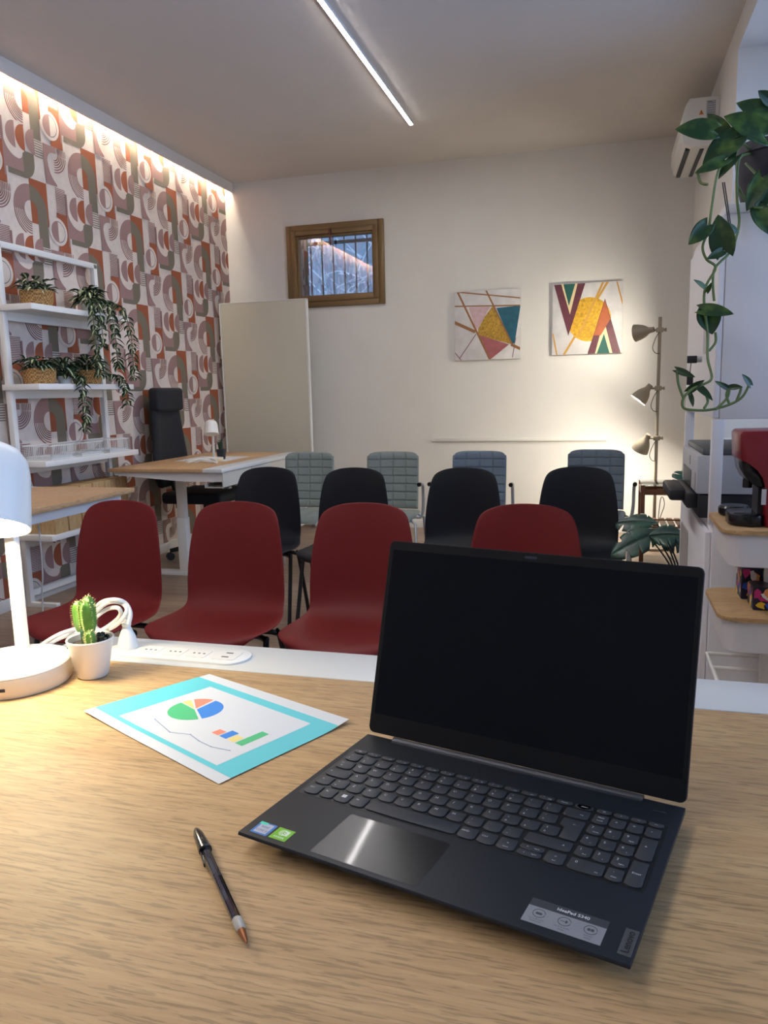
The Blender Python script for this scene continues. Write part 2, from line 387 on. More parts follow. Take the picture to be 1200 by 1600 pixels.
struct(B().box((-6, YF+2.4, -.1), (1.5, YF+2.5, 5)).build('wall_outside', mat('outdoor_wall', srgb(120, 132, 140), .9, noise=.2, nscale=6)))

# ---- ceiling light profile and light slot tape
t = thing('ceiling_light', 'long thin white light strip running along the ceiling', 'ceiling light', (-1.40, 3.5, ZC))
B().box((-1.416, -1.6, ZC-.022), (-1.386, 5.90, ZC-.001), .001).build('housing', WPAINT, t, world=True)
B().box((-1.413, -1.597, ZC-.0235), (-1.389, 5.897, ZC-.0225)).build('diffuser', LED, t, world=True)
tag(B().box((XL+.045, YB+.1, ZC-.012), (XL+.072, YF-.02, ZC-.006)).build('light_strip', LEDW), 'warm light tape hidden in the slot above the patterned wall', 'light strip')

# ---- things on the back wall
def canvas_pic(name, label, x0, z0, x1, z1, polys, mats):
    t = thing(name, label, 'painting', ((x0+x1)/2, YF-.02, z0), 0, 'paintings on the back wall')
    d = .03; w = x1-x0; h = z1-z0; yf = YF-d
    B().box((x0, yf, z0), (x1, YF-.001, z1), .003).build('canvas', mat('marbled_canvas', srgb(214, 212, 212), .7, noise=.12, nscale=9), t, world=True)
    b = B()
    for k, (c, p) in enumerate(polys):
        b.m = c
        q = clip([(u, 1-v) for u, v in p], .004, .996, .004, .996)
        if len(q) > 2: b.face([(x0+u*w, yf-.0006-.00025*k, z0+v*h) for u, v in q])
    b.build('artwork', mats, t, world=True, fix=False, smooth=False)
    return t
def ln(a, b, w):
    a = Vector(a); b = Vector(b); n = Vector((-(b-a).y, (b-a).x)).normalized()*w/2
    return [tuple(a+n), tuple(b+n), tuple(b-n), tuple(a-n)]
A1 = [mat('copper_paint', srgb(150, 104, 64), .4, .3), mat('gold_leaf', srgb(176, 138, 52), .35, .4, noise=.4, nscale=60), mat('teal_paint', srgb(26, 92, 112), .6, noise=.2, nscale=20),
      mat('rose_paint', srgb(160, 92, 96), .6, noise=.15, nscale=20), mat('pale_pink_paint', srgb(206, 176, 182), .6, noise=.12, nscale=30), mat('plum_line', srgb(128, 92, 104), .6)]
canvas_pic('painting', 'square painting with teal rose and gold triangles crossed by copper lines', -1.278, 1.528, -.700, 2.122, [
    (4, [(.22, .23), (.54, .235), (.44, .41), (.33, .575)]), (1, [(.585, .225), (.87, .79), (.36, .64), (.36, .55), (.46, .38)]),
    (2, [(.64, .26), (1, .24), (.915, .775), (.87, .79)]), (3, [(.36, .63), (.83, .79), (.545, 1.0)]),
    (5, ln((.07, .97), (.33, .62), .012)), (5, ln((.0, .88), (.10, 1), .012)), (5, ln((.88, .98), (.93, .7), .01)), (0, ln((.05, .0), (.55, 1.02), .028)), (0, ln((.48, -.01), (.88, .8), .024)),
    (0, ln((0, .205), (1, .24), .018)), (0, ln((.04, 0), (1, .135), .018)), (0, ln((0, .44), (.32, .59), .045)), (0, ln((.86, .79), (1, .86), .04))], A1)
A2 = [mat('plum_paint', srgb(98, 48, 60), .5, noise=.15, nscale=20), mat('cream_outline', srgb(226, 206, 160), .5), mat('gold_disc', srgb(214, 166, 50), .4, .2, noise=.3, nscale=50),
      mat('deep_green_paint', srgb(30, 92, 84), .6), mat('gold_line', srgb(206, 158, 78), .4, .2), mat('rust_orange_paint', srgb(176, 92, 50), .5, noise=.15, nscale=20)]
canvas_pic('painting', 'square painting with a gold disc between plum chevrons beside the lamp', -.430, 1.545, .146, 2.135, [
    (4, ln((.01, .69), (.075, 1.02), .02)), (4, ln((.91, 0), (1.0, .32), .02)), (4, ln((.79, -.01), (.16, 1.02), .032)),
    (2, circ(.53, .51, .31, 0, 360, 40, .31)), (4, ln((.72, .0), (.38, .75), .03)),
    (1, [(.12, 0), (.37, 0), (.25, .45)]), (3, [(.155, 0), (.325, 0), (.238, .31)]), (0, [(.02, 0), (.125, 0), (.255, .43), (.36, 0), (.47, 0), (.235, .73)]),
    (1, [(.745, .55), (.61, 1), (.88, 1)]), (3, [(.745, .72), (.645, 1), (.83, 1)]),
    (0, [(.75, .23), (.985, 1), (.87, 1), (.742, .53), (.62, 1), (.515, 1)]), (5, [(.75, .26), (.83, .52), (.70, .74), (.60, .74)])], A2)
tag(B().box((-1.50, YF-.02, .807), (.04, YF, .835), .004).build('wall_rail', WPLAST), 'thin white horizontal cable duct on the back wall under the paintings', 'cable duct')

# ---- air conditioner, high on the right wall
t = thing('air_conditioner', 'white wall air conditioner near the ceiling behind the hanging pothos', 'air conditioner', (.6, 6.0, 2.75))
prof = [(.68, 3.07), (.50, 3.07), (.475, 3.03), (.455, 2.95), (.452, 2.87), (.47, 2.80), (.52, 2.775), (.68, 2.775)]
B().prism(prof, 1, 5.6, 6.38, .006).build('body', WPLAST, t, world=True)
b = B().box((.488, 5.66, 2.772), (.515, 6.34, 2.79)).box((.575, 5.66, 2.770), (.60, 6.34, 2.785)); b.build('vent', BLKMATT, t, world=True)
b = B(); b.box((.60, 5.5985, 2.90), (.655, 5.600, 3.045)); b.m = 1
for k in range(9): b.box((.606, 5.5975, 2.915+k*.014), (.649, 5.5983, 2.9175+k*.014))
b.box((.606, 5.5975, 3.034), (.632, 5.5983, 3.040))
b.build('information_label', [mat('grey_label', srgb(176, 178, 186), .5), mat('label_print', srgb(110, 112, 120), .5)], t, world=True)
b = B(); b.prism([(.555, 2.965), (.585, 2.965), (.57, 2.995)], 1, 5.598, 5.6); b.m = 1; b.box((.568, 5.5975, 2.972), (.572, 5.598, 2.985))
b.build('warning_label', [mat('orange_warning', srgb(196, 110, 40), .5), BLKMATT], t, world=True)
t = thing('wall_thermostat', 'small rounded white wall box below the air conditioner', 'thermostat', (.66, 4.7, 2.2))
b = B(); b.box((.655, 4.62, 2.17), (.679, 4.70, 2.34), .008).build('cover', WPLAST, t, world=True)

# ================================================================== DESK (foreground)
DZ = .84
t = thing('desk', 'oak topped desk with a white strip under the laptop', 'desk', (.2, .5, 0))
B().box((-.945, .02, DZ-.022), (1.25, 1.033, DZ), .0015).build('tabletop', OAK, t, world=True)
B().box((-.868, 1.034, DZ-.022), (1.25, 1.146, DZ+.0005), .002).build('cable_cover', WMATTE, t, world=True)
B().box((-.75, .06, DZ-.06), (.62, 1.10, DZ-.023)).build('frame', WPAINT, t, world=True)
for sx in (-.62,): B().box((sx-.035, .45, .03), (sx+.035, .53, DZ-.06), .004).box((sx-.035, .12, 0), (sx+.035, .95, .03), .004).build('leg', WPAINT, t, world=True)
B().box((.45, .45, .03), (.52, .53, DZ-.06), .004).box((.45, .12, 0), (.52, .95, .03), .004).build('leg', WPAINT, t, world=True)

# ---- power strip set on the white cover
t = thing('power_strip', 'long rounded white socket bar on the white desk strip', 'power strip', (-.66, 1.09, DZ))
b = B(); b.prism(rrect(-.800, 1.048, -.540, 1.118, .034, 8), 2, DZ, DZ+.004, .0012).build('body', WPLAST, t, world=True)
for k, x in enumerate((-.765, -.720, -.674, -.630)):
    b = B(); b.prism(rrect(x-.017, 1.066, x+.017, 1.100, .004, 3), 2, DZ+.0035, DZ+.0047); b.m = 1
    for dx in (-.009, 0, .009): b.cyl((x+dx, 1.083, DZ+.0046), (x+dx, 1.083, DZ+.005), .0021, n=10)
    b.build('socket', [WPLAST, mat('socket_hole', srgb(90, 88, 84), .7)], t, world=True)
b = B(); b.prism(rrect(-.600, 1.064, -.560, 1.106, .004, 3), 2, DZ+.0035, DZ+.0047); b.m = 1
b.box((-.586, 1.074, DZ+.0046), (-.574, 1.078, DZ+.005)); b.box((-.586, 1.092, DZ+.0046), (-.574, 1.096, DZ+.005))
b.build('usb_port', [WPLAST, MATS['socket_hole']], t, world=True)

# ---- coiled extension lead with its plug
t = thing('extension_cord', 'coiled white extension cord with plug behind the cactus', 'cable', (-.85, 1.05, DZ))
CP = [(-0.75, 1.069, 0.891), (-0.749, 1.075, 0.908), (-0.761, 1.081, 0.923), (-0.772, 1.069, 0.932), (-0.801, 1.075, 0.925), (-0.822, 1.081, 0.909), (-0.818, 1.069, 0.891), (-0.812, 1.075, 0.875), (-0.795, 1.081, 0.877), (-0.762, 1.069, 0.898), (-0.755, 1.075, 0.915), (-0.771, 1.081, 0.924), (-0.787, 1.069, 0.926), (-0.818, 1.075, 0.905), (-0.849, 1.079, 0.879), (-0.858, 1.036, 0.878), (-0.877, 1.017, 0.866), (-0.897, 1.011, 0.849), (-0.877, 1.007, 0.849), (-0.868, 1.04, 0.849), (-0.861, 1.064, 0.854), (-0.84, 1.067, 0.875), (-0.816, 1.075, 0.898), (-0.797, 1.081, 0.911), (-0.768, 1.069, 0.918), (-0.768, 1.075, 0.905), (-0.789, 1.081, 0.887), (-0.814, 1.069, 0.873), (-0.85, 1.066, 0.872), (-0.874, 1.039, 0.864), (-0.877, 1.004, 0.859), (-0.903, 1.005, 0.849)]
B().tube(CP, .0036, 10, smooth=5).build('cord', WPLAST, t, world=True)
b = B(); b.lathe([(.0165, 0), (.0165, .004), (.014, .018), (.009, .030), (.0065, .036), (.0078, .039), (.0078, .042), (.0062, .044), (.0078, .047), (.0078, .050), (.0062, .052), (.0095, .055), (.0095, .059), (.004, .061)],
    (-.766, 1.086, DZ+.005), 24, cap0=True, cap1=True); b.build('plug', WPLAST, t, world=True)

# ---- printed chart
t = thing('paper_sheet', 'printed sheet with pie chart and bars in a turquoise border', 'paper')
PA, PB_, PC, PD = Vector((-.671, .841)), Vector((-.572, 1.009)), Vector((-.307, .889)), Vector((-.397, .706))
def pp(u, v, lift=0):     # u along the long side (left to right), v from the front edge to the back
    p = (PA*(1-v)+PB_*v)*(1-u)+(PD*(1-v)+PC*v)*u
    z = DZ+.0012+.010*max(0, v-.8)**1.2*u*3+.007*max(0, 1-u*3)*(1-v)*.3+lift
    return (p.x, p.y, z)
def ppoly(b, poly, lv, c):
    b.m = c
    f = [b.b.verts.new(pp(u, v, .00015*lv)) for u, v in poly]; fc = b.b.faces.new(f); fc.material_index = c
def pgrid(b, u0, v0, u1, v1, lv, c, n=12):
    b.m = c; b.grid([[pp(u0+(u1-u0)*i/n, v0+(v1-v0)*j/n, .00015*lv) for j in range(n+1)] for i in range(n+1)])
PM = [mat('white_paper', srgb(212, 215, 218), .6), mat('turquoise_print', srgb(92, 198, 208), .55), mat('green_print', srgb(70, 186, 124), .55), mat('blue_print', srgb(44, 128, 214), .55),
      mat('coral_print', srgb(240, 138, 112), .55), mat('yellow_print', srgb(232, 212, 132), .55), mat('line_print', srgb(130, 150, 178), .55)]
b = B(); pgrid(b, 0, 0, 1, 1, 0, 0); pgrid(b, .0, .080, 1, .908, 1, 1); pgrid(b, .166, .118, .88, .834, 2, 0)
def pie(cx, cy, r, a0, a1, c):
    pts = [(cx, cy)]+[(cx+r*.117*math.cos(math.radians(a0+(a1-a0)*i/14)), cy+r*.175*math.sin(math.radians(a0+(a1-a0)*i/14))) for i in range(15)]
    ppoly(b, pts, 3, c)
PIEB = b
pie(.354, .508, 1, -184, -26, 2); pie(.360, .520, 1, -24, 100, 3); pie(.350, .524, 1, 103, 150, 4); pie(.346, .517, .96, 153, 175, 5)
for k, (h1, c) in enumerate(((.425, 4), (.461, 3), (.439, 5), (.570, 2))):
    u0 = .619+k*.0525; ppoly(b, [(u0, .36), (u0+.045, .36), (u0+.045, h1), (u0, h1)], 3, c)
lp = [(.315, .246), (.484, .196), (.568, .259), (.649, .239), (.73, .238), (.816, .278)]
for k in range(5):
    a = Vector(lp[k]); c = Vector(lp[k+1]); n = Vector((-(c-a).y, (c-a).x)).normalized()*.0035
    ppoly(b, [tuple(a+n), tuple(c+n), tuple(c-n), tuple(a-n)], 3, 6)
for p in lp: ppoly(b, circ(p[0], p[1]-.0, .006, 0, 360, 8), 4, 6)
bpy.data.objects.remove(t)
t = tag(b.build('paper_sheet', PM, fix=False), 'printed sheet with pie chart and bars in a turquoise border', 'paper')

# ---- ballpoint pen
t = thing('pen', 'clear ballpoint pen with black cap lying before the laptop', 'pen')
t.location = (-.373, .614, DZ+.0052)
dv = Vector((.117, -.131, 0)); L_ = dv.length; t.rotation_euler = (0, 0, math.atan2(dv.y, dv.x)); XF[t.name] = Matrix.Translation(t.location) @ Matrix.Rotation(t.rotation_euler[2], 4, 'Z')
CLEAR = thin_glass('clear_barrel_plastic', (.95, .95, .95), .14)
MX = Matrix.Rotation(PI/2, 4, 'Y')
b = B(); b.lathe([(.0041, .034), (.0041, .148)], (0, 0, 0), 6, MX).build('barrel', CLEAR, t, smooth=False)
b = B(); b.cyl((.036, 0, 0), (.150, 0, 0), .0013, n=10).build('ink_refill', mat('dark_ink', srgb(62, 62, 76), .3), t)
b = B(); b.lathe([(.0006, -.002), (.003, .003), (.0048, .012), (.0056, .028), (.0062, .040), (.0054, .0405)], (0, 0, 0), 20, MX, cap0=True, cap1=True)
b.prism([(.036, -.0052), (.062, -.0068), (.064, -.0055), (.040, -.0035)], 2, -.002, .002, .0004)
b.build('cap', BLKGLOSS, t)
b = B(); b.lathe([(.0043, .148), (.0042, .158), (.0034, .162)], (0, 0, 0), 16, MX).build('collar', mat('frosted_collar', srgb(206, 204, 196), .25, trans=.4), t)
b = B(); b.lathe([(.0033, .160), (.0026, .168), (.0012, .175), (.0005, .1765)], (0, 0, 0), 14, MX, cap1=True).build('tip', mat('brass_tip', srgb(150, 96, 60), .35, .6), t)

# ---- cactus
t = thing('potted_cactus', 'small green cactus in a white pot beside the desk lamp', 'cactus', (-.749, .968, DZ)); t.scale = (.87, .87, .87)
PR = [(.001, 0), (.024, 0), (.027, .003), (.0385, .064), (.0405, .068), (.0395, .070), (.037, .068), (.035, .058)]
B().lathe([(r, z+.0005) for r, z in PR], (0, 0, 0), 40).build('pot', mat('white_ceramic', srgb(226, 218, 206), .35), t)
B().lathe([(.0355, .058), (.02, .060), (.001, .061)], (0, 0, 0), 24, cap1=True).build('soil', SOILM, t)
CG = mat('cactus_green', srgb(84, 132, 44), .45, noise=.2, nscale=60)
SP = mat('pale_spines', srgb(226, 214, 160), .5)
def ribbed(b, bs, c, h, r, ribs, lean=(0, 0), ph=0):
    rows = []; n = ribs*6
    for i in range(15):
        f = i/14; z = h*f; rr = r*(math.sin(min(1, f*2.6)*PI/2)*.35+.65)*math.sqrt(max(0, 1-max(0, (f-.62)/.38)**2.4))
        row = []
        for j in range(n+1):
            a = 2*PI*j/n+ph; k = 1-.20*(.5-.5*math.cos(ribs*(a-ph)))
            row.append((c[0]+lean[0]*f+rr*k*math.cos(a), c[1]+lean[1]*f+rr*k*math.sin(a), c[2]+z))
        rows.append(row)
    b.grid(rows)
    for i in range(2, 15):
        f = i/14*.99; rr = r*(math.sin(min(1, f*2.6)*PI/2)*.35+.65)*math.sqrt(max(0.02, 1-max(0, (f-.62)/.38)**2.4))
        for q in range(ribs):
            a = 2*PI*q/ribs+ph; p = Vector((c[0]+lean[0]*f+rr*math.cos(a), c[1]+lean[1]*f+rr*math.sin(a), c[2]+h*f))
            for s_ in range(5):
                d = Vector((math.cos(a)+random.uniform(-.7, .7), math.sin(a)+random.uniform(-.7, .7), random.uniform(-.4, .9))).normalized()*random.uniform(.003, .006)
                e = Vector((-d.y, d.x, .3*d.z)).normalized()*.0005; bs.face([p-e, p+e, p+d])
b = B(); bs = B()
ribbed(b, bs, (-.0165, .002, .080), .056, .0128, 5, (-.001, -.002), .2)
ribbed(b, bs, (.0035, -.004, .080), .058, .0135, 5, (.001, -.004), .9)
ribbed(b, bs, (-.006, .012, .080), .062, .0120, 5, (-.001, .0), .5)
ribbed(b, bs, (.0125, -.016, .060), .028, .0090, 6, (.002, -.002), .3)
b.m = 1; ribbed(b, B(), (-.004, -.002, .056), .034, .0105, 5, (-.002, 0), .4)
b.build('cactus_body', [CG, mat('dark_cactus_stem', srgb(46, 84, 50), .5)], t); o = bs.build('spines', SP, t, fix=False, smooth=False); o['kind'] = 'stuff'
b = B()
for k in range(22):
    a = random.uniform(-.9, 1.6); r = random.uniform(.006, .026); p = Vector((r*math.cos(a)+.006, r*math.sin(a), .062+random.uniform(0, .014)))
    bmesh.ops.create_icosphere(b.b, subdivisions=1, radius=random.uniform(.003, .006), matrix=Matrix.Translation(p))
b.build('dark_offshoots', mat('dark_withered_green', srgb(34, 40, 26), .8), t)

# ---- desk lamp
def desk_lamp(loc, label, sc=1.0, tilt=-.40, lit=True, rz=0):
    t = thing('desk_lamp', label, 'lamp', loc, rz); t.scale = (sc,)*3
    CW = mat('lamp_white_plastic', srgb(226, 222, 214), .32)
    b = B(); b.lathe([(.001, 0), (.078, 0), (.080, .003), (.080, .027), (.079, .0285)], n=56); b.build('base', mat('lamp_base_warm_lit_side', srgb(216, 196, 164), .4), t)  # warm light bounced off the desk is tinted into the white side's colour
    b = B(); b.lathe([(.079, .0285), (.0795, .030), (.078, .0325), (.001, .033)], n=56, cap1=True).build('base_plate', CW, t)
    if lit:
        a0 = -1.10; M = Matrix.Rotation(a0, 4, 'Z'); b = B(); b.box((.0785, -.006, .012), (.0806, .006, .017), .0008); b.xf(M); b.build('charging_port', BLKMATT, t)
    px, py = -.028, .050
    B().box((px-.0095, py-.0065, .030), (px+.0095, py+.0065, .30), .002).build('pole', CW, t)
    M = Matrix.Translation((px+.006, py-.030, .355)) @ Matrix.Rotation(tilt, 4, 'X') @ Matrix.Rotation(-.14, 4, 'Y') @ Matrix.Translation((0, 0, -.0))
    pr = [(.0625, -.125), (.0635, -.124), (.0600, -.075), (.0575, -.045), (.052, -.022), (.040, -.006), (.024, .002), (.001, .004)]
    ins = [(.001, 0.0), (.022, -.002), (.038, -.009), (.050, -.025), (.0555, -.047), (.058, -.075), (.0612, -.1245), (.0625, -.125)]
    b = B(); b.lathe(pr+ins, n=48, M=M.to_3x3().to_4x4(), c=M.translation); b.build('shade', CW, t)
    b = B(); b.lathe([(.0612, -.1235), (.001, -.1235)], n=40, M=M.to_3x3().to_4x4(), c=M.translation, cap1=True)
    b.build('diffuser', mat('lamp_diffuser', (1, .95, .80), .5, emit=DESK_LAMP, ecol=(1, .87, .60)) if lit else CW, t)
    b = B(); b.cyl((px, py, .295), (px+.002, py-.02, .33), .006, n=12).build('joint', CW, t)
    return t
desk_lamp((-.851, .922, DZ+.0003), 'lit white dome desk lamp on round base beside the cactus')

# ================================================================== LAPTOP
LX, LY, LA = -.3209, .600, -.2504
t = thing('laptop', 'open black laptop with dark screen on the oak desk', 'laptop', (LX, LY, DZ), LA)
LB = mat('dark_blue_grey_laptop_shell', srgb(29, 33, 40), .48, .1, spec=.35)
KEYM = mat('key_plastic', srgb(50, 52, 58), .5); LEG = mat('key_legend_print', srgb(214, 216, 220), .5)
HT = .018
prof = [(.0, .0150), (.0012, .018), (.235, .018), (.236, .016), (.234, .0125), (.006, .0135)]
b = B(); b.prism(prof, 0, 0, .358, .0005)
top_ = [(x, y) for x, y in rrect(.006, .012, .352, .232, .006, 4)]; bot_ = [(x, y) for x, y in rrect(.022, .040, .336, .226, .006, 4)]; n_ = len(top_)
for k in range(n_): b.face([(*top_[k], .0136), (*top_[(k+1) % n_], .0136), (*bot_[(k+1) % n_], .0035), (*bot_[k], .0035)])
b.face([(*q, .0035) for q in bot_])
b.build('base', LB, t)
b = B()
for x in (.04, .318):
    for y in (.03, .205): b.box((x-.02, y-.005, 0.0003), (x+.02, y+.005, .004))
b.build('rubber_feet', BLKMATT, t)
b = B(); b.prism(rrect(.0065, .086, .350, .1955, .003), 2, .01795, .01815); b.build('keyboard_deck', mat('keyboard_well', srgb(16, 17, 21), .5), t)
rows_ = []
def key(x0, y0, x1, y1, *leg, shape=None):
    z = .0182; b = B(); poly = shape or (circ(x1-.0015, y1-.001, .001, 0, 90, 2)+circ(x0+.0015, y1-.001, .001, 90, 180, 2)+[(x0, y0+.0025), (x0+.0025, y0+.0004), (x0+(x1-x0)*.35, y0-.0004), (x0+(x1-x0)*.65, y0-.0004), (x1-.0025, y0+.0004), (x1, y0+.0025)])
    b.prism(poly, 2, z, z+.0012, .0003); b.m = 1
    for s_, fx, fy, sz in leg:
        me = text_mesh(s_); w = max(v.co.x for v in me.vertices)-min(v.co.x for v in me.vertices) if len(me.vertices) else 0
        k = min(sz, (x1-x0)*.8/max(w, .01))
        b.add(me, Matrix.Translation((x0+(x1-x0)*fx, y0+(y1-y0)*fy, z+.00125)) @ Matrix.Diagonal((k, k, 1, 1)))
    b.build('key', [KEYM, LEG], t, fix=False, ang=.5)
mm = .001
def krow(x, y0, y1, pitch, items, w=None):
    for it in items:
        key(x*mm, y0*mm, (x+(w or pitch-2.2))*mm, y1*mm, *it); x += pitch
def L1(c): return ((c, .28, .68, .0046),)
def L2(a, c): return ((a, .28, .74, .0034), (c, .26, .28, .0040))
fr = [(('Esc', .5, .5, .0030),)]+[((s_, .32, .62, .0026), ('F%d' % (i+1), .72, .3, .0022)) for i, s_ in enumerate('x - + x o w > m a * - +'.split())]+[((s_, .5, .5, .0028),) for s_ in ('Stamp', 'Ins')]
krow(10, 186.2, 193, 18.1, fr)
for i, s_ in enumerate(('Canc', '00', 'o', '<<', '>>')):
    x = (264, 284.8, 300.7, 316.6, 332.5)[i]-(0 if i else 0); key(x*mm if i else .2655, .1862, (x+14)*mm if i else .2815, .193, (s_, .5, .5, .0026))
krow(10, 167.3, 182.5, 18.95, [L2('|', '\\')]+[L2(a, c) for a, c in zip('!"£$%&/()=', '1234567890')]+[L2('?', "'"), L2('^', 'ì')])
key(.2575, .1673, .2815, .1825, ('<x', .7, .45, .0034))
key(.010, .1480, .0295, .1635, ('|<', .25, .7, .003), ('>|', .3, .35, .003))
krow(31.6, 148, 163.5, 18.9, [L1(c) for c in 'QWERTYUIOP']+[L2('é', 'è'), L2('*', '+')])
key(.010, .1288, .0375, .1443, ('o', .12, .6, .004), ('.', .9, .8, .005))
krow(39.5, 128.8, 144.3, 18.9, [L1(c) for c in 'ASDFGHJKL']+[L2('ç', 'ò'), L2('°', 'à'), L2('§', 'ù')])
key(.2605, .1288, .2815, .1635, ('<-', .6, .75, .004), shape=[(.2605, .1500), (.2660, .1478), (.2660, .1300), (.2675, .1290), (.2805, .1288), (.2815, .1300), (.2815, .1625), (.2805, .1635), (.2615, .1635), (.2605, .1625)])
key(.010, .1096, .0275, .1251, ('^', .3, .6, .005)); krow(29.4, 109.6, 125.1, 18.9, [L2('>', '<')])
krow(48.2, 109.6, 125.1, 18.9, [L1(c) for c in 'ZXCVBNM']+[L2(';', ','), L2(':', '.'), L2('_', '-')])
key(.2392, .1096, .2815, .1251, ('^', .82, .5, .005))
for x0, x1, s_, sz in ((10, 27.2, 'Ctrl', .003), (29, 44.8, 'Fn', .003), (46.8, 63.4, '', .003), (65.4, 82, 'Alt', .003), (84, 180.5, '', .003), (182.5, 199.8, 'AltGr', .0034), (201.8, 218.5, 'Ctrl', .0034)):
    key(x0*mm, .0885, x1*mm, .1055, *(((s_, .3, .65, sz),) if s_ else ()))
b = B()
for i in (0, 1):
    for j in (0, 1): b.box((.0525+i*.0026, .0965+j*.0026, .0194), (.0549+i*.0026, .0989+j*.0026, .01948))
b.build('key_emblem', LEG, t)
key(.2205, .0885, .2375, .1055, ('<', .5, .62, .004), ('Home', .5, .25, .002))
key(.2398, .0975, .2620, .1055, ('^', .3, .5, .004), ('PgUp', .7, .5, .0022)); key(.2398, .0885, .2620, .0965, ('v', .3, .5, .003), ('PgDn', .7, .5, .0022))
key(.2643, .0885, .2815, .1055, ('>', .5, .62, .004), ('End', .5, .25, .002))
NP = [(('Num', .5, .7, .003), ('Lock', .5, .35, .003)), (('+', .4, .6, .005),), (('*', .4, .6, .006),), (('-', .4, .6, .006),)]
for k, it in enumerate(NP): key((284.8+k*15.9)*mm, .1673, (298.9+k*15.9)*mm, .1825, *it)
for r, (yy, dd) in enumerate(((148, '789'), (128.8, '456'), (109.6, '123'))):
    for k, d in enumerate(dd): key((284.8+k*15.9)*mm, yy*mm, (298.9+k*15.9)*mm, (yy+15.5)*mm, (d, .3, .68, .0046), ({'7': 'Home', '8': '^', '9': 'PgUp', '4': '<', '5': '', '6': '>', '1': 'End', '2': 'v', '3': 'PgDn'}[d] or '.', .62, .25, .0022))
key(.3325, .1288, .3468, .1635, ('+', .4, .6, .005)); key(.3325, .0885, .3468, .1251, ('Enter', .5, .5, .0036))
key(.2848, .0885, .3148, .1055, ('0', .2, .68, .0046), ('Ins', .82, .25, .0024)); key(.3166, .0885, .3307, .1055, ('.', .4, .8, .006), ('Canc', .5, .3, .0024))
b = B(); b.prism(rrect(.0775, .0062, .1850, .0762, .003), 2, .0178, .01808); b.m = 1
b.prism(rrect(.0782, .0069, .1843, .0755, .0026), 2, .018, .01815)
b.build('touchpad', [BLKMATT, mat('touchpad_glass', srgb(14, 16, 21), .3, 0, coat=.12, spec=.4)], t)
B().box((.331, .216, .0178), (.343, .2175, .0183)).build('power_button', KEYM, t)
# stickers
b = B(); b.prism(rrect(.009, .0065, .028, .0252, .0012), 2, .018, .0182); b.m = 1
b.box((.0115, .0085, .0182), (.0255, .0235, .01828)); b.m = 2; b.box((.009, .0215, .01822), (.0175, .0252, .0183)); b.m = 3
b.add(text_mesh('intel'), Matrix.Translation((.0185, .0185, .0184)) @ Matrix.Diagonal((.005, .005, 1, 1))); b.add(text_mesh('CORE i5'), Matrix.Translation((.0185, .0125, .0184)) @ Matrix.Diagonal((.0036, .0036, 1, 1)))
b.build('processor_sticker', [mat('blue_sticker', srgb(40, 110, 180), .3), mat('silver_sticker', srgb(168, 176, 190), .3, .3), mat('mint_sticker', srgb(40, 210, 180), .3), mat('dark_print', srgb(50, 60, 90), .5)], t)
b = B(); b.box((.0305, .0072, .018), (.0490, .0252, .0182), .0001); b.m = 1
for r in (.0044, .0030, .0016): b.prism(band(.0395, .0185, r-.0006, r, 60, 300, 12), 2, .0182, .0183)
b.box((.0400, .0150, .0182), (.0455, .0222, .01828)); b.add(text_mesh('NVIDIA', True), Matrix.Translation((.0397, .0108, .01835)) @ Matrix.Diagonal((.0035, .0035, 1, 1)))
b.m = 0; b.prism(band(.0412, .0186, .0010, .0019, 0, 360, 12), 2, .01828, .01836)
b.build('graphics_sticker', [mat('lime_green_sticker', srgb(116, 184, 24), .4), mat('sticker_white', srgb(214, 226, 206), .4)], t)
b = B(); b.box((.2735, .0100, .018), (.3343, .0300, .0182)); b.m = 1; b.box((.2735, .0300, .018), (.3343, .0392, .0182)); b.m = 2
b.add(text_mesh('IdeaPad S340', True), Matrix.Translation((.3075, .0346, .0184)) @ Matrix.Diagonal((.0048, .0048, 1, 1))); b.m = 3
for k, x in enumerate((.2840, .3040, .3240)):
    b.prism(band(x, .0230, .0046, .0051, 0, 360, 24), 2, .0182, .0183)
    b.add(text_mesh(('Up to 8 hours', 'Wi-Fi & Audio', 'Full HD')[k]), Matrix.Translation((x, .0156, .01835)) @ Matrix.Diagonal((.0021, .0021, 1, 1)))
    b.add(text_mesh(('battery life', 'design', 'display')[k]), Matrix.Translation((x, .0130, .01835)) @ Matrix.Diagonal((.0021, .0021, 1, 1)))
b.prism(rrect(.2815, .0215, .2865, .0240, .0007, 3), 2, .0182, .0183); b.prism(circ(.3048, .023, .0017, -90, 90, 8), 2, .0182, .0183); b.box((.3008, .0227, .0182), (.3048, .0232, .0183)); b.prism(rrect(.3215, .0217, .3238, .0245, .0004, 3), 2, .0182, .0183); b.prism(rrect(.3242, .0217, .3265, .0245, .0004, 3), 2, .0182, .0183)
b.build('feature_sticker', [mat('pale_silver_sticker', srgb(150, 152, 158), .35, .3), mat('charcoal_sticker', srgb(58, 60, 66), .4), LEG, mat('sticker_print', srgb(66, 68, 74), .5)], t)
b = B(); b.prism(rrect(.3467, .0082, .3566, .0382, .0004), 2, .018, .0184); b.m = 1
b.add(text_mesh('Lenovo', True), Matrix.Translation((.3517, .0232, .0186)) @ Matrix.Rotation(PI/2, 4, 'Z') @ Matrix.Diagonal((.0082, .0082, 1, 1)))
b.build('maker_badge', [mat('brushed_grey_badge', srgb(104, 105, 108), .35, .6), mat('badge_print', srgb(28, 28, 32), .4)], t)
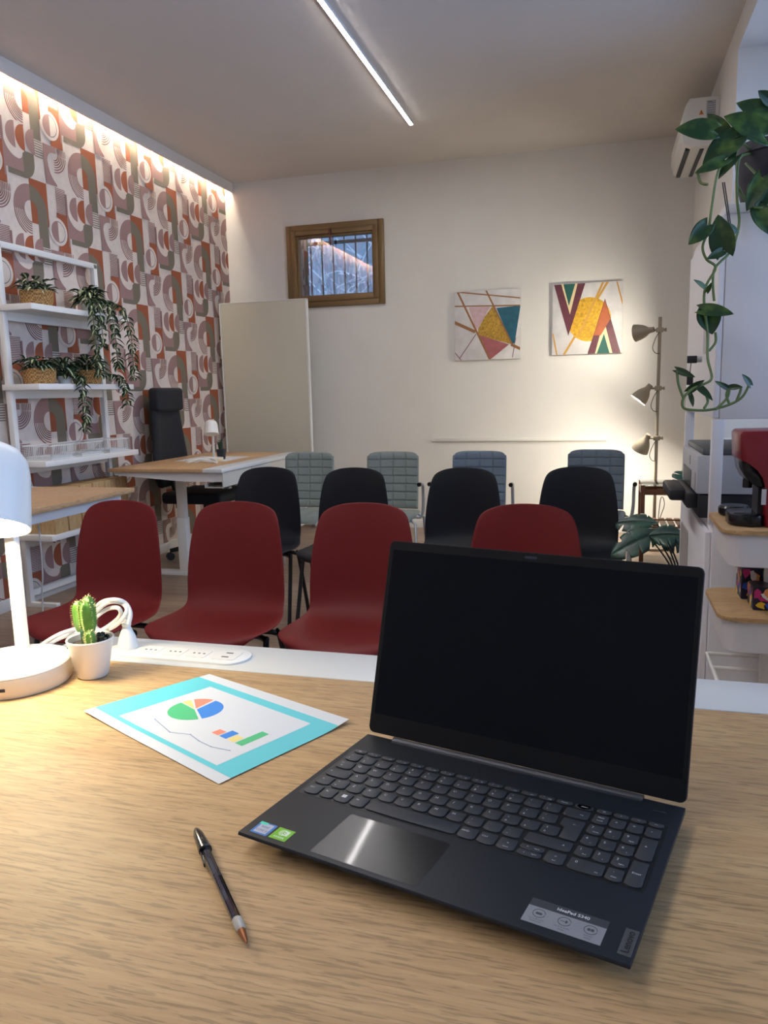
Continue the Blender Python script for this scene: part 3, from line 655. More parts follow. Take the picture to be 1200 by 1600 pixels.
# hinge and lid
b = B(); b.cyl((.036, .2335, .0165), (.319, .2335, .0165), .0052, n=20); b.box((.036, .2265, .0165), (.319, .2335, .0195), .0008)
b.build('hinge', mat('hinge_grey', srgb(58, 60, 66), .4, .2), t)
MT = Matrix.Translation((0, .236, .018)) @ Matrix.Rotation(-.282, 4, 'X')
MT = Matrix.Translation((0, .236, .018)) @ Matrix.Rotation(PI/2-.282, 4, 'X')    # lid plane: x across, y up the lid, z towards the user
lid = B(); lid.prism(rrect(0, .003, .358, .2325, .006), 2, -.0065, -.0002, .0008); lid.xf(MT); lo_ = lid.build('screen_lid', LB, t)
b = B(); b.prism(rrect(.0008, .0035, .3572, .2317, .0055), 2, -.0004, .0004); b.xf(MT); b.build('bezel', mat('bezel_black', srgb(12, 15, 20), .4, spec=.2), lo_)
b = B(); b.box((.0055, .0255, .0002), (.3530, .2220, .0006)); b.xf(MT); b.build('display', mat('dark_display_glass', srgb(6, 11, 19), .25, spec=.12), lo_)
b = B(); b.cyl((.179, .2268, .0003), (.179, .2268, .0007), .0018, n=16); b.box((.172, .2255, .0003), (.186, .2282, .0005)); b.xf(MT); b.build('webcam', mat('webcam_lens', srgb(50, 56, 70), .15), lo_)

# ================================================================== CHAIRS
ROWS = [(-.21, .425, .172, .075, .0), (-.20, .446, .195, .065, .0), (-.15, .456, .222, .035, .006), (-.06, .448, .238, .0, .014), (.04, .440, .234, 0, .018), (.115, .443, .218, 0, .018),
        (.168, .468, .200, -.015, .010), (.196, .51, .202, -.030, 0), (.207, .57, .203, -.038, 0), (.212, .65, .198, -.034, 0), (.218, .73, .188, -.028, 0), (.225, .80, .174, -.02, -.002), (.231, .842, .159, -.012, -.010), (.234, .862, .132, -.006, -.014), (.235, .868, .092, -.003, -.008)]
def shell_chair(name, label, m, loc, rz, group):
    t = thing(name, label, 'chair', loc, rz, group)
    b = B(); N = 10; rows = []
    for y, z, hw, arc, lift in ROWS:
        rows.append([(hw*(2*j/N-1), y+arc*(2*j/N-1)**2, z+lift*(2*j/N-1)**2) for j in range(N+1)])
    b.grid(rows); o = b.build('seat_shell', m, t, fix=False, ang=3)
    md = o.modifiers.new('thick', 'SOLIDIFY'); md.thickness = .008; md.offset = 0
    md = o.modifiers.new('round', 'SUBSURF'); md.levels = 2; md.render_levels = 2
    for sx in (-1, 1):
        for f in (-1, 1):
            q = [(sx*.10, .02+f*.02, .425), (sx*.17, .02+f*.03, .424), (sx*.205, .02+f*.045, .415), (sx*.214, .02+f*.065, .385), (sx*.228, .02+f*.165, 0.004)]
            B().tube(q[:1]+q[1:], [.0105]*5, 10, smooth=4).build('leg', BLKMET, t)
    B().box((-.12, -.03, .418), (.12, .07, .430), .003).build('seat_bracket', BLKMET, t)
    return t
gr = 'red plastic chairs in the front row'
# (x, y) of the spot under the seat; the backs are .225 behind it
def at(bx, by, rz): return (bx+math.sin(rz)*.235, by-math.cos(rz)*.235, 0)
RC = [(-1.815, 2.612, -.05, 'red shell chair furthest along the front row, behind the lit desk lamp'), (-1.322, 2.63, .0, 'red shell chair behind the plug, second from the desk lamp'),
      (-.828, 2.65, .03, 'red shell chair partly hidden by the laptop screen edge'), (-.25, 2.682, .02, 'red shell chair hidden up to its back top by the laptop screen')]
red0 = None
for x, y, rz, lab in RC:
    if red0 is None: red0 = shell_chair('shell_chair', lab, RED, at(x, y, rz), rz, gr)
    else: dup(red0, at(x, y, rz), rz, lab, gr)
BC = [(-1.789, 3.949, .03, 'black shell chair beside the white standing desk'), (-1.275, 3.93, .0, 'black shell chair standing between the second and third red chairs'),
      (-.685, 3.949, .0, 'black shell chair behind the laptop, below the left end of the wall duct'), (-.11, 4.02, -.04, 'black shell chair nearest the big green leaf')]
blk0 = None
for x, y, rz, lab in BC:
    if blk0 is None: blk0 = shell_chair('shell_chair', lab, BLACKP, at(x, y, rz), rz, 'black plastic chairs in the middle row')
    else: dup(blk0, at(x, y, rz), rz, lab, 'black plastic chairs in the middle row')
def groove(u, k): 
    d = abs(((u*k) % 1)-.5); return max(0, 1-(0.5-d)*18) 
def arm_chair(label, fab, loc, rz, group):
    t = thing('armchair', label, 'chair', loc, rz, group)
    def pad(P, nu, nv, gu, gv, th):
        rows = []; back = []
        for i in range(nv+1):
            row = []; rb = []
            for j in range(nu+1):
                u = j/nu; v = i/nv; g = max(groove(u, gu), groove(v, gv)); e = min(u, 1-u, v, 1-v)
                tk = th*(min(1, e*14)**.5)-.008*g*(e > .03)
                p, n = P(u, v); row.append(tuple(Vector(p)+Vector(n)*tk)); rb.append(tuple(Vector(p)-Vector(n)*.004))
            rows.append(row); back.append(rb)
        return rows, back
    def corner(hw, u, v, top=True):
        x = (2*u-1); e = 1
        if v > .86 and top: e = 1-.13*((v-.86)/.14)**3
        return hw*x*e
    def PB(u, v):
        z = .455+.395*v; y = .19+.035*v+.03*(1-v)**2*-1-.02*(1-(2*u-1)**2)*-1
        if v > .93: z -= .012*abs(2*u-1)**6
        return (corner(.186, u, v), y, z), (0, -1, .08)
    def PS(u, v):
        y = -.20+.38*v; z = .432-.02*(max(0, .15-v)/.15)**2*1.5
        return (corner(.20, u, 1-v), y, z), (0, 0, 1)
    for nm, P, gu, gv, th in (('backrest', PB, 4, 7, .014), ('seat', PS, 4, 4, .020)):
        b = B(); r, bk = pad(P, 48, 70, gu, gv, th); b.grid(r); b.grid(bk)
        for k in range(48):
            b.face([r[0][k], r[0][k+1], bk[0][k+1], bk[0][k]]); b.face([r[-1][k], r[-1][k+1], bk[-1][k+1], bk[-1][k]])
        for k in range(70):
            b.face([r[k][0], r[k+1][0], bk[k+1][0], bk[k][0]]); b.face([r[k][-1], r[k+1][-1], bk[k+1][-1], bk[k][-1]])
        bmesh.ops.remove_doubles(b.b, verts=b.b.verts, dist=.0005)
        b.build(nm, fab, t, ang=1.2)
    for sx in (-1, 1):
        B().tube([(sx*.19, -.13, .42), (sx*.225, -.15, .40), (sx*.235, -.17, .02), (sx*.235, -.17, .005)], .010, 10).build('leg', GREYM, t)
        B().tube([(sx*.19, .15, .42), (sx*.225, .17, .40), (sx*.24, .24, .005)], .010, 10).build('leg', GREYM, t)
        a = B().tube([(sx*.19, .02, .42), (sx*.235, .02, .425), (sx*.25, .015, .50), (sx*.252, .0, .60), (sx*.256, -.04, .65), (sx*.262, -.14, .668), (sx*.262, -.18, .668)], .0105, 10, smooth=4).build('armrest', GREYM, t)
        B().cyl((sx*.262, -.175, .668), (sx*.262, -.20, .668), .0135, n=16).build('end_cap', BLKMET, a)
    B().tube([(-.19, .02, .418), (.19, .02, .418)], .010, 8).build('seat_frame', GREYM, t)
    return t
GC = [(-2.03, 5.20, .02, 'grey quilted armchair beside the wheeled felt screen'), (-1.405, 5.22, .05, 'grey quilted armchair second from the wheeled felt screen'),
      (-.81, 5.26, 0, 'blue grey quilted armchair directly under the teal triangle painting'), (-.05, 5.36, -.06, 'blue grey quilted armchair closest to the floor lamp')]
g0 = arm_chair(GC[0][3], GREYF, (GC[0][0], GC[0][1]-.22, 0), GC[0][2], 'quilted armchairs in the back row')
dup(g0, (GC[1][0], GC[1][1]-.22, 0), GC[1][2], GC[1][3])
g2 = arm_chair(GC[2][3], BLUEF, (GC[2][0], GC[2][1]-.22, 0), GC[2][2], 'quilted armchairs in the back row')
dup(g2, (GC[3][0], GC[3][1]-.22, 0), GC[3][2], GC[3][3])

# ================================================================== STANDING DESK at the papered wall and things on it
def side_desk(label, x0, y0, x1, y1, z, near=False):
    t = thing('standing_desk', label, 'desk', ((x0+x1)/2, (y0+y1)/2, 0))
    if not near:
        B().box((x0, y0, z-.022), (x1-.14, y1, z), .0015).build('tabletop', OAKY, t, world=True)
        B().box((x1-.139, y0, z-.024), (x1, y1, z+.0005), .003).build('cable_cover', WMATTE, t, world=True)
        b = B(); b.prism([(x0+.02, z-.023), (x1-.01, z-.026), (x1-.01, z-.085), (x0+.55, z-.085), (x0+.03, z-.045)], 1, y0+.03, y0+.06); b.prism([(x0+.02, z-.023), (x1-.01, z-.026), (x1-.01, z-.085), (x0+.55, z-.085), (x0+.03, z-.045)], 1, y1-.06, y1-.03)
        b.box((x1-.16, y0+.06, z-.085), (x1-.14, y1-.06, z-.05)); b.build('frame', WPAINT, t, world=True)
        b = B(); b.box((x1-.14, y0+.02, z-.125), (x1-.005, y1-.02, z-.12)); b.box((x1-.012, y0+.02, z-.125), (x1-.005, y0+.45, z-.026)); b.box((x1-.012, y0+.46, z-.125), (x1-.005, y1-.02, z-.026)); b.box((x1-.14, y0+.02, z-.125), (x1-.133, y1-.02, z-.10))
        b.build('cable_tray', mat('light_grey_metal', srgb(196, 194, 186), .5), t, world=True)
    else:
        B().box((x0+.14, y0, z-.024), (x1, y1, z), .0015).build('tabletop', OAKY, t, world=True)
        B().box((x0, y0, z-.024), (x0+.139, y1, z+.0005), .003).build('cable_cover', WMATTE, t, world=True)
        b = B(); b.box((x1-.075, y0+.06, z-.075), (x1-.045, y1-.06, z-.025)); b.box((x0+.1, y1-.09, z-.075), (x1-.05, y1-.06, z-.025)); b.build('frame', WPAINT, t, world=True)
    if True:
        for y in ((y0+.36, y1-.36) if not near else (y0+.2, y1-.80)):
            b = B(); lx = x0+.33; b.box((lx-.036, y-.03, .03), (lx+.036, y+.03, .42), .004); b.box((lx-.029, y-.024, .42), (lx+.029, y+.027, z-.024), .003); b.box((lx-.30, y-.035, 0), (lx+.34, y+.035, .03), .004)
            b.build('leg', WPAINT, t, world=True)
    return t
side_desk('oak topped standing desk with white strip beside the felt screen', -3.19, 4.45, -2.345, 5.86, .80)
side_desk('nearer oak topped standing desk along the shelving unit', -3.10, 2.05, -2.355, 3.50, .80, True)
desk_lamp((-2.70, 5.02, .8005), 'small unlit white dome lamp on the standing desk', lit=False, tilt=-.3, sc=.82)
t = thing('potted_plant', 'tiny plant in a black pot behind the small white lamp', 'plant', (-2.72, 5.17, .8005))
B().lathe([(.001, 0), (.028, 0), (.038, .075), (.036, .075), (.034, .066), (.001, .066)], n=24).build('pot', BLKMATT, t)
b = B()
for k in range(14):
    a = random.uniform(0, 6.28); r = random.uniform(.005, .03); h = random.uniform(.05, .10)
    b.tube([(r*.4*math.cos(a), r*.4*math.sin(a), .066), (r*math.cos(a), r*math.sin(a), .066+h)], [.007, .002], 6)
b.build('foliage', GREEN1, t)
t = thing('cable_bundle', 'loose coil of white cable on the standing desk', 'cable', (-2.66, 4.88, .80))
pts = [(-2.75+.09*math.cos(a*.9)+.05*a/12, 4.86+.045*math.sin(a*1.1), .806+.012*(1+math.sin(a*1.7))) for a in [k*.5 for k in range(46)]]
B().tube(pts, .004, 8, smooth=2).build('cord', WPLAST, t, world=True)
tag(B().box((-3.02, 5.0, .8008), (-2.60, 5.42, .8018)).build('paper_sheet', MATS['white_paper']), 'white papers lying on the standing desk', 'paper')

# ---- office chair
t = thing('office_chair', 'black high back office chair between standing desk and patterned wall', 'chair', (-3.02, 5.45, 0))
def bk(z): 
    return -.29-.05*(z-.5)
rows = []
for z, h in ((.56, .20), (.62, .245), (.72, .25), (.85, .235), (1.0, .205), (1.12, .19), (1.22, .185), (1.29, .17), (1.31, .13)):
    rows.append([(bk(z)-.03*(1-(2*j/8-1)**2)+.015, h*(2*j/8-1), z) for j in range(9)])
b = B().grid(rows); o = b.build('backrest', DARKF, t, fix=False, ang=3); md = o.modifiers.new('thick', 'SOLIDIFY'); md.thickness = .05; md.offset = 0; md = o.modifiers.new('round', 'SUBSURF'); md.levels = md.render_levels = 1
B().box((-.345, -.19, 1.16), (-.255, .19, 1.34), .025, 3).build('headrest', DARKF, t)
B().box((-.25, -.26, .45), (.26, .26, .54), .03, 3).build('seat', DARKF, t)
b = B(); b.tube([(-.30, 0, .62), (-.26, 0, .46), (0, 0, .44)], .02, 8); b.build('back_support', BLKMET, t)
B().cyl((0, 0, .09), (0, 0, .45), .028, n=16).build('gas_lift', BLKMET, t)
for k in range(5):
    a = k*2*PI/5+2.63; c, s_ = math.cos(a), math.sin(a)
    l = B().tube([(0, 0, .11), (c*.31, s_*.31, .075)], [.028, .016], 10).build('base_spoke', BLKMET, t)
    b = B()
    for d in (-.014, .014): b.cyl((c*.31-s_*(d-.008), s_*.31+c*(d-.008), .031), (c*.31-s_*(d+.008), s_*.31+c*(d+.008), .031), .030, n=20)
    b.build('castor', BLKMATT, l)

# ---- felt screen on castors
t = thing('felt_screen', 'tall grey felt room divider on white castor feet near the corner', 'screen', (-2.98, 6.62, 0))
B().box((-3.40, 6.60, .42), (-2.565, 6.64, 2.10), .006).build('felt_panel', PANELF, t, world=True)
b = B(); b.box((-3.41, 6.598, .41), (-2.553, 6.642, .42)); b.box((-2.565, 6.598, .41), (-2.553, 6.642, 2.105)); b.box((-3.412, 6.598, .41), (-3.40, 6.642, 2.105)); b.box((-3.41, 6.598, 2.10), (-2.553, 6.642, 2.108)); b.build('edge_frame', WPAINT, t, world=True)
for x in (-3.25, -2.66):
    b = B(); b.box((x-.02, 6.60, .09), (x+.02, 6.64, .42), .003); b.prism([(6.36, .085), (6.62, .125), (6.88, .085), (6.88, .07), (6.36, .07)], 0, x-.02, x+.02); f = b.build('foot', WPAINT, t, world=True)
    for y in (6.37, 6.87):
        b = B(); b.cyl((x, y, .03), (x, y, .075), .008, n=8); b.cyl((x-.018, y, .028), (x+.018, y, .028), .028, n=18); b.build('castor', mat('clear_grey_castor', srgb(190, 192, 194), .25), f, world=True)
tag(B().box((-2.74, 6.24, 0.001), (-2.62, 6.30, .03), .006).build('power_adapter', WPLAST), 'small white power brick on the floor by the castors', 'adapter')

# ================================================================== SHELVING UNIT with plants
t = thing('shelving_unit', 'white metal shelving unit against the patterned wall', 'shelf', (-3.33, 4.3, 0))
SX = -3.405
def fr_(b, y): b.box((SX-.018, y-.018, 0), (SX+.018, y+.018, 2.18), .002)
for y in (3.87, 4.765):
    b = B(); fr_(b, y); b.build('post', WPAINT, t, world=True)
    B().box((SX-.018, y-.017, 0), (-3.20, y+.017, .028), .002).build('foot', WPAINT, t, world=True)
B().box((SX-.018, 3.85, 2.152), (SX+.018, 4.785, 2.188), .002).build('top_rail', WPAINT, t, world=True)
B().box((SX-.015, 3.88, .06), (SX+.015, 4.76, .10), .002).build('bottom_rail', WPAINT, t, world=True)
SHZ = (1.822, 1.362, .905, .455)
for z in SHZ:
    b = B(); b.box((SX-.03, 3.84, z-.035), (-3.175, 4.80, z), .002); b.box((SX-.018, 3.86, z-.085), (SX+.01, 4.78, z-.035)); b.build('shelf_board', WPAINT, t, world=True)
def leafset(b, p, d, n, L, Wd, droop=.3, stripe=True):
    """one pointed leaf, dark green with a cream middle stripe"""
    d = Vector(d).normalized(); s_ = d.cross(Vector(n)).normalized(); up = s_.cross(d).normalized()
    prof = [(0, .12), (.2, .75), (.45, 1), (.7, .75), (.9, .3), (1, .02)]; rows = []
    for f, w in prof:
        c = Vector(p)+d*L*f-Vector((0, 0, 1))*droop*L*f*f
        rows.append([c-s_*Wd*w+up*Wd*w*.35, c-s_*Wd*w*.28, c+s_*Wd*w*.28, c+s_*Wd*w+up*Wd*w*.35])
    for i in range(5):
        for j in range(3):
            b.m = 1 if (j == 1 and stripe) else 0
            b.face([rows[i][j], rows[i][j+1], rows[i+1][j+1], rows[i+1][j]])
def basket_plant(label, x, y, z, r=.095, h=.09, n=70, spread=1.0, bk=True, strands=()):
    t = thing('potted_plant', label, 'plant', (x, y, z), 0, 'striped leaf plants on the white shelves')
    if bk:
        B().lathe([(.001, .001), (r*.86, .001), (r*.98, h*.4), (r, h), (r*.94, h), (r*.9, h*.8), (.001, h*.8)], n=36).build('basket', BASK, t)
    else:
        B().lathe([(.001, .001), (r*.7, .001), (r*.9, h), (r*.85, h), (.001, h*.85)], n=24).build('pot', WPLAST, t)
    b = B()
    for k in range(n):
        a = random.uniform(0, 6.28); rr = r*random.uniform(0, .9); el = random.uniform(-.25, 1.1)
        p = (rr*math.cos(a), rr*math.sin(a), h*.85+random.uniform(0, .075)*spread)
        d = (math.cos(a)*math.cos(el), math.sin(a)*math.cos(el), math.sin(el))
        leafset(b, p, d, (0, 0, 1), random.uniform(.06, .09)*spread, random.uniform(.017, .025), .45)
    b.build('foliage', [GREEN1, CREAM], t, fix=False)
    if strands:
        b = B(); bs = B()
        for st in strands:
            q, _ = spline([Vector(v) for v in st], 1, 6); bs.tube(q, .0022, 6)
            for i, c in enumerate(q[2:]):
                for s_ in (0, 1):
                    a = i*2.4+s_*PI+random.uniform(-.4, .4); d = Vector((math.cos(a), math.sin(a), random.uniform(-.9, -.1)))
                    leafset(b, c, d, (0, 0, 1), random.uniform(.045, .062), random.uniform(.015, .021), .3)
        bs.build('trailing_stem', STEMG, t); b.build('trailing_leaves', [GREEN1, CREAM], t, fix=False)
    return t
basket_plant('striped leaf plant in a woven basket on the top shelf', -3.28, 4.02, 1.8225)
basket_plant('trailing striped plant hanging from the far end of the top shelf', -3.27, 4.50, 1.8225, r=.06, h=.07, n=90, spread=1.25, bk=False, strands=[
    [(.03, -.10, .10), (.13, -.16, .05), (.15, -.17, -.12), (.15, -.16, -.3), (.15, -.15, -.40)], [(.03, .05, .10), (.12, .03, .06), (.16, .03, -.1), (.155, .04, -.28), (.16, .05, -.34)],
    [(.03, .10, .1), (.13, .16, .05), (.17, .19, -.1), (.17, .20, -.28), (.17, .20, -.42)], [(.0, .0, .10), (.12, -.08, .07), (.145, -.09, -.05), (.145, -.08, -.22)]])
basket_plant('striped plant in a woven basket at the post on the second shelf', -3.27, 3.97, 1.3625, n=60)
basket_plant('dark trailing plant without basket in the middle of the second shelf', -3.27, 4.20, 1.3625, r=.05, h=.05, n=60, bk=False, spread=1.2, strands=[[(.02, 0, .05), (.11, 0, .05), (.125, 0, -.06), (.125, .01, -.18), (.12, 0, -.28)]])
basket_plant('striped plant in a woven basket at the far end of second shelf', -3.27, 4.42, 1.3625, n=75, spread=1.15, strands=[[(.02, .1, .08), (.10, .2, .05), (.13, .23, -.04), (.13, .24, -.14)]])
WIRE = mat('white_wire', srgb(226, 226, 224), .35)
tg = 'white wire letter trays on the third shelf'
def wire_tray(label, y):
    t = thing('letter_tray', label, 'tray', (-3.29, y, .9055), 0, tg)
    b = B(); hx, hy, h = .10, .11, .085
    for z in (.004, h):
        b.tube([(-hx, -hy, z), (hx, -hy, z), (hx, hy, z), (-hx, hy, z), (-hx, -hy, z)], .0035, 6)
    for k in range(16):
        f = k/15; y_ = -hy+2*hy*f; x_ = -hx+2*hx*f
        b.cyl((hx, y_, .004), (hx, y_, h), .0013, n=5); b.cyl((-hx, y_, .004), (-hx, y_, h), .0013, n=5); b.cyl((x_, -hy, .004), (x_, -hy, h), .0013, n=5); b.cyl((x_, hy, .004), (x_, hy, h), .0013, n=5); b.cyl((-hx, y_, .004), (hx, y_, .004), .0013, n=5)
    b.build('wire_basket', WIRE, t)
    B().box((-.09, -.10, .007), (.09, .10, .02)).build('paper_stack', MATS['white_paper'], t)
for lab, y in (('wire letter tray nearest the post on the third shelf', 4.02), ('wire letter tray between two others on the third shelf', 4.31), ('wire letter tray at the far end of the third shelf', 4.60)): wire_tray(lab, y)
f0 = None
for k in range(6):
    y = 3.945+k*.13
    lab = ('pale wooden magazine file at the post end of the lowest shelf', 'pale wooden magazine file second from the post on lowest shelf', 'pale wooden magazine file third from the post on lowest shelf', 'pale wooden magazine file fourth from the post on lowest shelf', 'pale wooden magazine file next to last on the lowest shelf', 'pale wooden magazine file at the far end of lowest shelf')[k]
    if f0 is None:
        f0 = tag(B().prism([(-.10, 0), (.10, 0), (.10, .27), (-.10, .27)], 1, -.058, .058, .002).build('magazine_file', WOODBOX), lab, 'magazine file', 'wooden magazine files'); f0.location = (-3.285, y, .4558)
    else:
        o = f0.copy(); COL.objects.link(o); o.location = (-3.285, y, .4558); o['label'] = lab
tag(B().tube([(-2.56, 3.0, .78), (-2.551, 3.0, .638), (-2.555, 3.0, .45), (-2.567, 3.0, .357), (-2.60, 3.02, .1), (-2.66, 3.1, .006), (-2.8, 3.3, .006)], .004, 8, smooth=4).build('desk_cable', WPLAST), 'white cable hanging down from the nearer standing desk', 'cable')

# ================================================================== FLOOR LAMP, SIDE TABLE
LPX, LPY = .405, 6.30
t = thing('floor_lamp', 'taupe floor lamp with three adjustable spots beside the paintings', 'floor lamp', (LPX, LPY, 0))
B().lathe([(.001, 0), (.14, 0), (.14, .018), (.12, .026), (.001, .028)], n=36).build('base', BEIGEM, t)
B().cyl((0, 0, .02), (0, 0, 1.775), .0125, n=16).build('pole', BEIGEM, t)
def head(z, d):
    d = Vector(d).normalized()
    b = B(); b.cyl((-.03, 0, z), (.035, 0, z), .009, n=10); b.box((-.025, -.02, z-.018), (.025, .02, z+.018), .004); b.cyl((.035, 0, z), (.048, 0, z), .013, n=10); j = b.build('clamp', BEIGEM, t)
    c0 = Vector((-.075, -.01, z)); Q = d.to_track_quat('Z', 'Y').to_matrix().to_4x4()
    prf = [(.001, -.035), (.020, -.034), (.022, -.005), (.027, .010), (.040, .028), (.051, .050), (.060, .080), (.066, .112), (.064, .112), (.058, .080), (.049, .052), (.038, .032), (.02, .02), (.001, .02)]
    sh = B().lathe(prf, c0, 32, Q).build('lamp_shade', BEIGEM, t)
    B().tube([(-.03, 0, z), c0], .008, 8).build('arm', BEIGEM, t)
    B().lathe([(.0635, .106), (.001, .106)], c0, 28, Q, cap1=True).build('diffuser', mat('spot_diffuser', (1, .95, .84), .5, emit=SPOT_HEADS, ecol=(1, .92, .76)), t)
    B().tube([(0, -.014, z-.01), (-.03, -.03, z-.06), (-.05, -.03, z-.13), (-.03, -.025, z-.17), (0, -.014, z-.175)], .003, 6, smooth=4).build('cable_loop', mat('grey_cable', srgb(70, 66, 58), .6), t)
head(1.68, (-.88, .40, -.12))
head(1.245, (-.62, -.04, -.78))
head(.865, (-.40, .30, -.86))
t = thing('side_table', 'low dark brown wooden table with slatted lower shelf by the lamp', 'table', (.46, 6.1, 0))
SX0, SX1, SY0, SY1 = .275, .66, 5.95, 6.25
SY0, SY1 = 5.78, 6.14
for x in (SX0, SX1-.03):
    for y in (SY0, SY1-.03): B().box((x, y, 0), (x+.03, y+.03, .56), .002).build('leg', BROWNW, t, world=True)
b = B(); b.box((SX0+.03, SY0+.003, .49), (SX1-.03, SY0+.023, .53)); b.box((SX0+.03, SY1-.023, .49), (SX1-.03, SY1-.003, .53)); b.box((SX0+.003, SY0+.03, .49), (SX0+.023, SY1-.03, .53)); b.box((SX1-.023, SY0+.03, .49), (SX1-.003, SY1-.03, .53)); b.build('apron', BROWNW, t, world=True)
B().box((SX0+.005, SY0+.005, .553), (SX1-.005, SY1-.005, .561), .002).build('glass_top', thin_glass('table_glass', (.92, .96, .94), .1), t, world=True)
b = B(); b.box((SX0+.03, SY0+.003, .25), (SX1-.03, SY0+.018, .262)); b.box((SX0+.03, SY0+.003, .305), (SX1-.03, SY0+.018, .315))
for k in range(6): b.box((SX0+.035+k*.056, SY0+.02, .262), (SX0+.075+k*.056, SY1-.02, .272))
b.build('slatted_shelf', BROWNW, t, world=True)
tag(B().tube([(.42, 6.25, .03), (.44, 6.2, .4), (.47, 6.2, .36), (.42, 6.1, .18), (.5, 5.9, .01), (.66, 5.5, .006)], .003, 6, smooth=5).build('lamp_cable', MATS['grey_cable']), 'thin dark cable running from the floor lamp behind the side table', 'cable')

# ---- monstera
t = thing('monstera_plant', 'monstera with large dark split leaves behind the laptop corner', 'plant', (.36, 3.62, 0))
B().lathe([(.001, 0), (.10, 0), (.14, .24), (.13, .24), (.12, .21), (.001, .21)], n=32).build('pot', BLKMATT, t)
def mleaf(c, d, n, L, Wd):
    """broad split leaf: lobes cut by slots along the margin"""
    d = Vector(d).normalized(); s_ = d.cross(Vector(n)).normalized(); up = s_.cross(d).normalized(); b = B()
    K = 28
    for sg in (-1, 1):
        rows = []
        for i in range(K+1):
            f = i/K; w = Wd*(math.sin(PI*min(1, f*.93+.07))**.62)*(1 if f < .97 else .3)
            cut = 1 if (f < .2 or f > .9 or (f*4.2) % 1 > .16) else .5
            row = []
            for j in range(6):
                q = j/5*cut; p = Vector(c)+d*L*(f+.16*q*(1-f)*1-.02)+s_*sg*w*q+up*(.10*Wd*math.sin(q*2.6))-Vector((0, 0, 1))*(.22*L*f*f+.16*Wd*q*q)
                row.append(p)
            rows.append(row)
        b.grid(rows)
    o = b.build('leaf', MONST, t, world=True, fix=False, ang=1.5)
    md = o.modifiers.new('thick', 'SOLIDIFY'); md.thickness = .0012
LF = [((.27, 3.60, .62), (-.9, -.25, -.22), (.15, -.5, 1), .24, .085), ((.25, 3.66, .64), (-.75, .3, .12), (.1, -.7, 1), .20, .07), ((.21, 3.56, .60), (.75, -.15, .25), (-.3, -.5, 1), .16, .085), ((.23, 3.70, .60), (.8, .2, -.25), (0, -.8, .8), .15, .07), ((.36, 3.75, .78), (.25, .3, .5), (0, -.9, .5), .16, .08)]
for a in LF: mleaf(*a)
for c, *_ in LF: B().tube([(.36, 3.62, .2), ((.36+c[0])/2+.03, (3.62+c[1])/2-.02, .44), c], [.005, .004, .003], 8, smooth=6).build('stem', BLKMATT, t, world=True)

# ================================================================== CABINETS on the right
CY0, CY1, CX0, CX1 = 2.45, 3.25, .312, .672
WC = mat('white_cabinet_lacquer', srgb(222, 222, 226), .4)
t = thing('wall_cabinet', 'white locker cabinet raised above the printer under the hanging pothos', 'cabinet', (.49, 2.85, .846))
b = B(); b.box((CX0+.018, CY0, 1.16), (CX1, CY1, 1.735), .003); b.box((CX0+.01, CY0-.004, 1.735), (CX1, CY1+.004, 1.762), .003)
b.build('body', WC, t, world=True)
o = B().box((CX0, CY0+.003, 1.165), (CX0+.017, CY1-.003, 1.732), .002).build('door', WC, t, world=True)
B().prism(rrect(2.60, 1.36, 2.72, 1.50, .01), 0, CX0-.004, CX0+.001).build('recessed_pull', mat('grey_pull', srgb(176, 176, 182), .5), o, world=True)
b = B(); b.cyl((CX0, 2.78, 1.345), (CX0-.014, 2.78, 1.345), .010, n=16); b.m = 1; b.box((CX0-.045, 2.777, 1.333), (CX0-.014, 2.783, 1.357), .002)
b.tube([(CX0-.032, 2.78, 1.336), (CX0-.034, 2.78, 1.31), (CX0-.034, 2.78, 1.29)], .0012, 6); b.box((CX0-.044, 2.777, 1.262), (CX0-.024, 2.783, 1.290), .002)
b.m = 0; b.box((CX0-.036, 2.779, 1.235), (CX0-.032, 2.781, 1.262))
b.build('lock_key', [GREYM, BLKMATT], o, world=True)
for y in (CY0, CY1-.032): 
    B().box((CX0, y, .846), (CX0+.032, y+.032, 1.16), .002).build('support_post', WC, t, world=True); B().box((CX1-.032, y, .846), (CX1, y+.032, 1.16), .002).build('support_post', WC, t, world=True)
t = thing('base_cabinet', 'white floor cabinet carrying the printer behind the tray stand', 'cabinet', (.49, 2.85, 0))
B().box((CX0+.012, CY0+.001, 0), (CX1, CY1, .8455), .003).build('body', WC, t, world=True)
o = B().box((CX0-.006, CY0+.02, .03), (CX0+.011, CY1-.02, .82), .003).build('door', WC, t, world=True)
B().prism(rrect(2.92, .52, 3.16, .74, .02), 0, CX0-.010, CX0-.005).build('recessed_pull', mat('warm_grey_pull', srgb(160, 156, 154), .5), o, world=True)

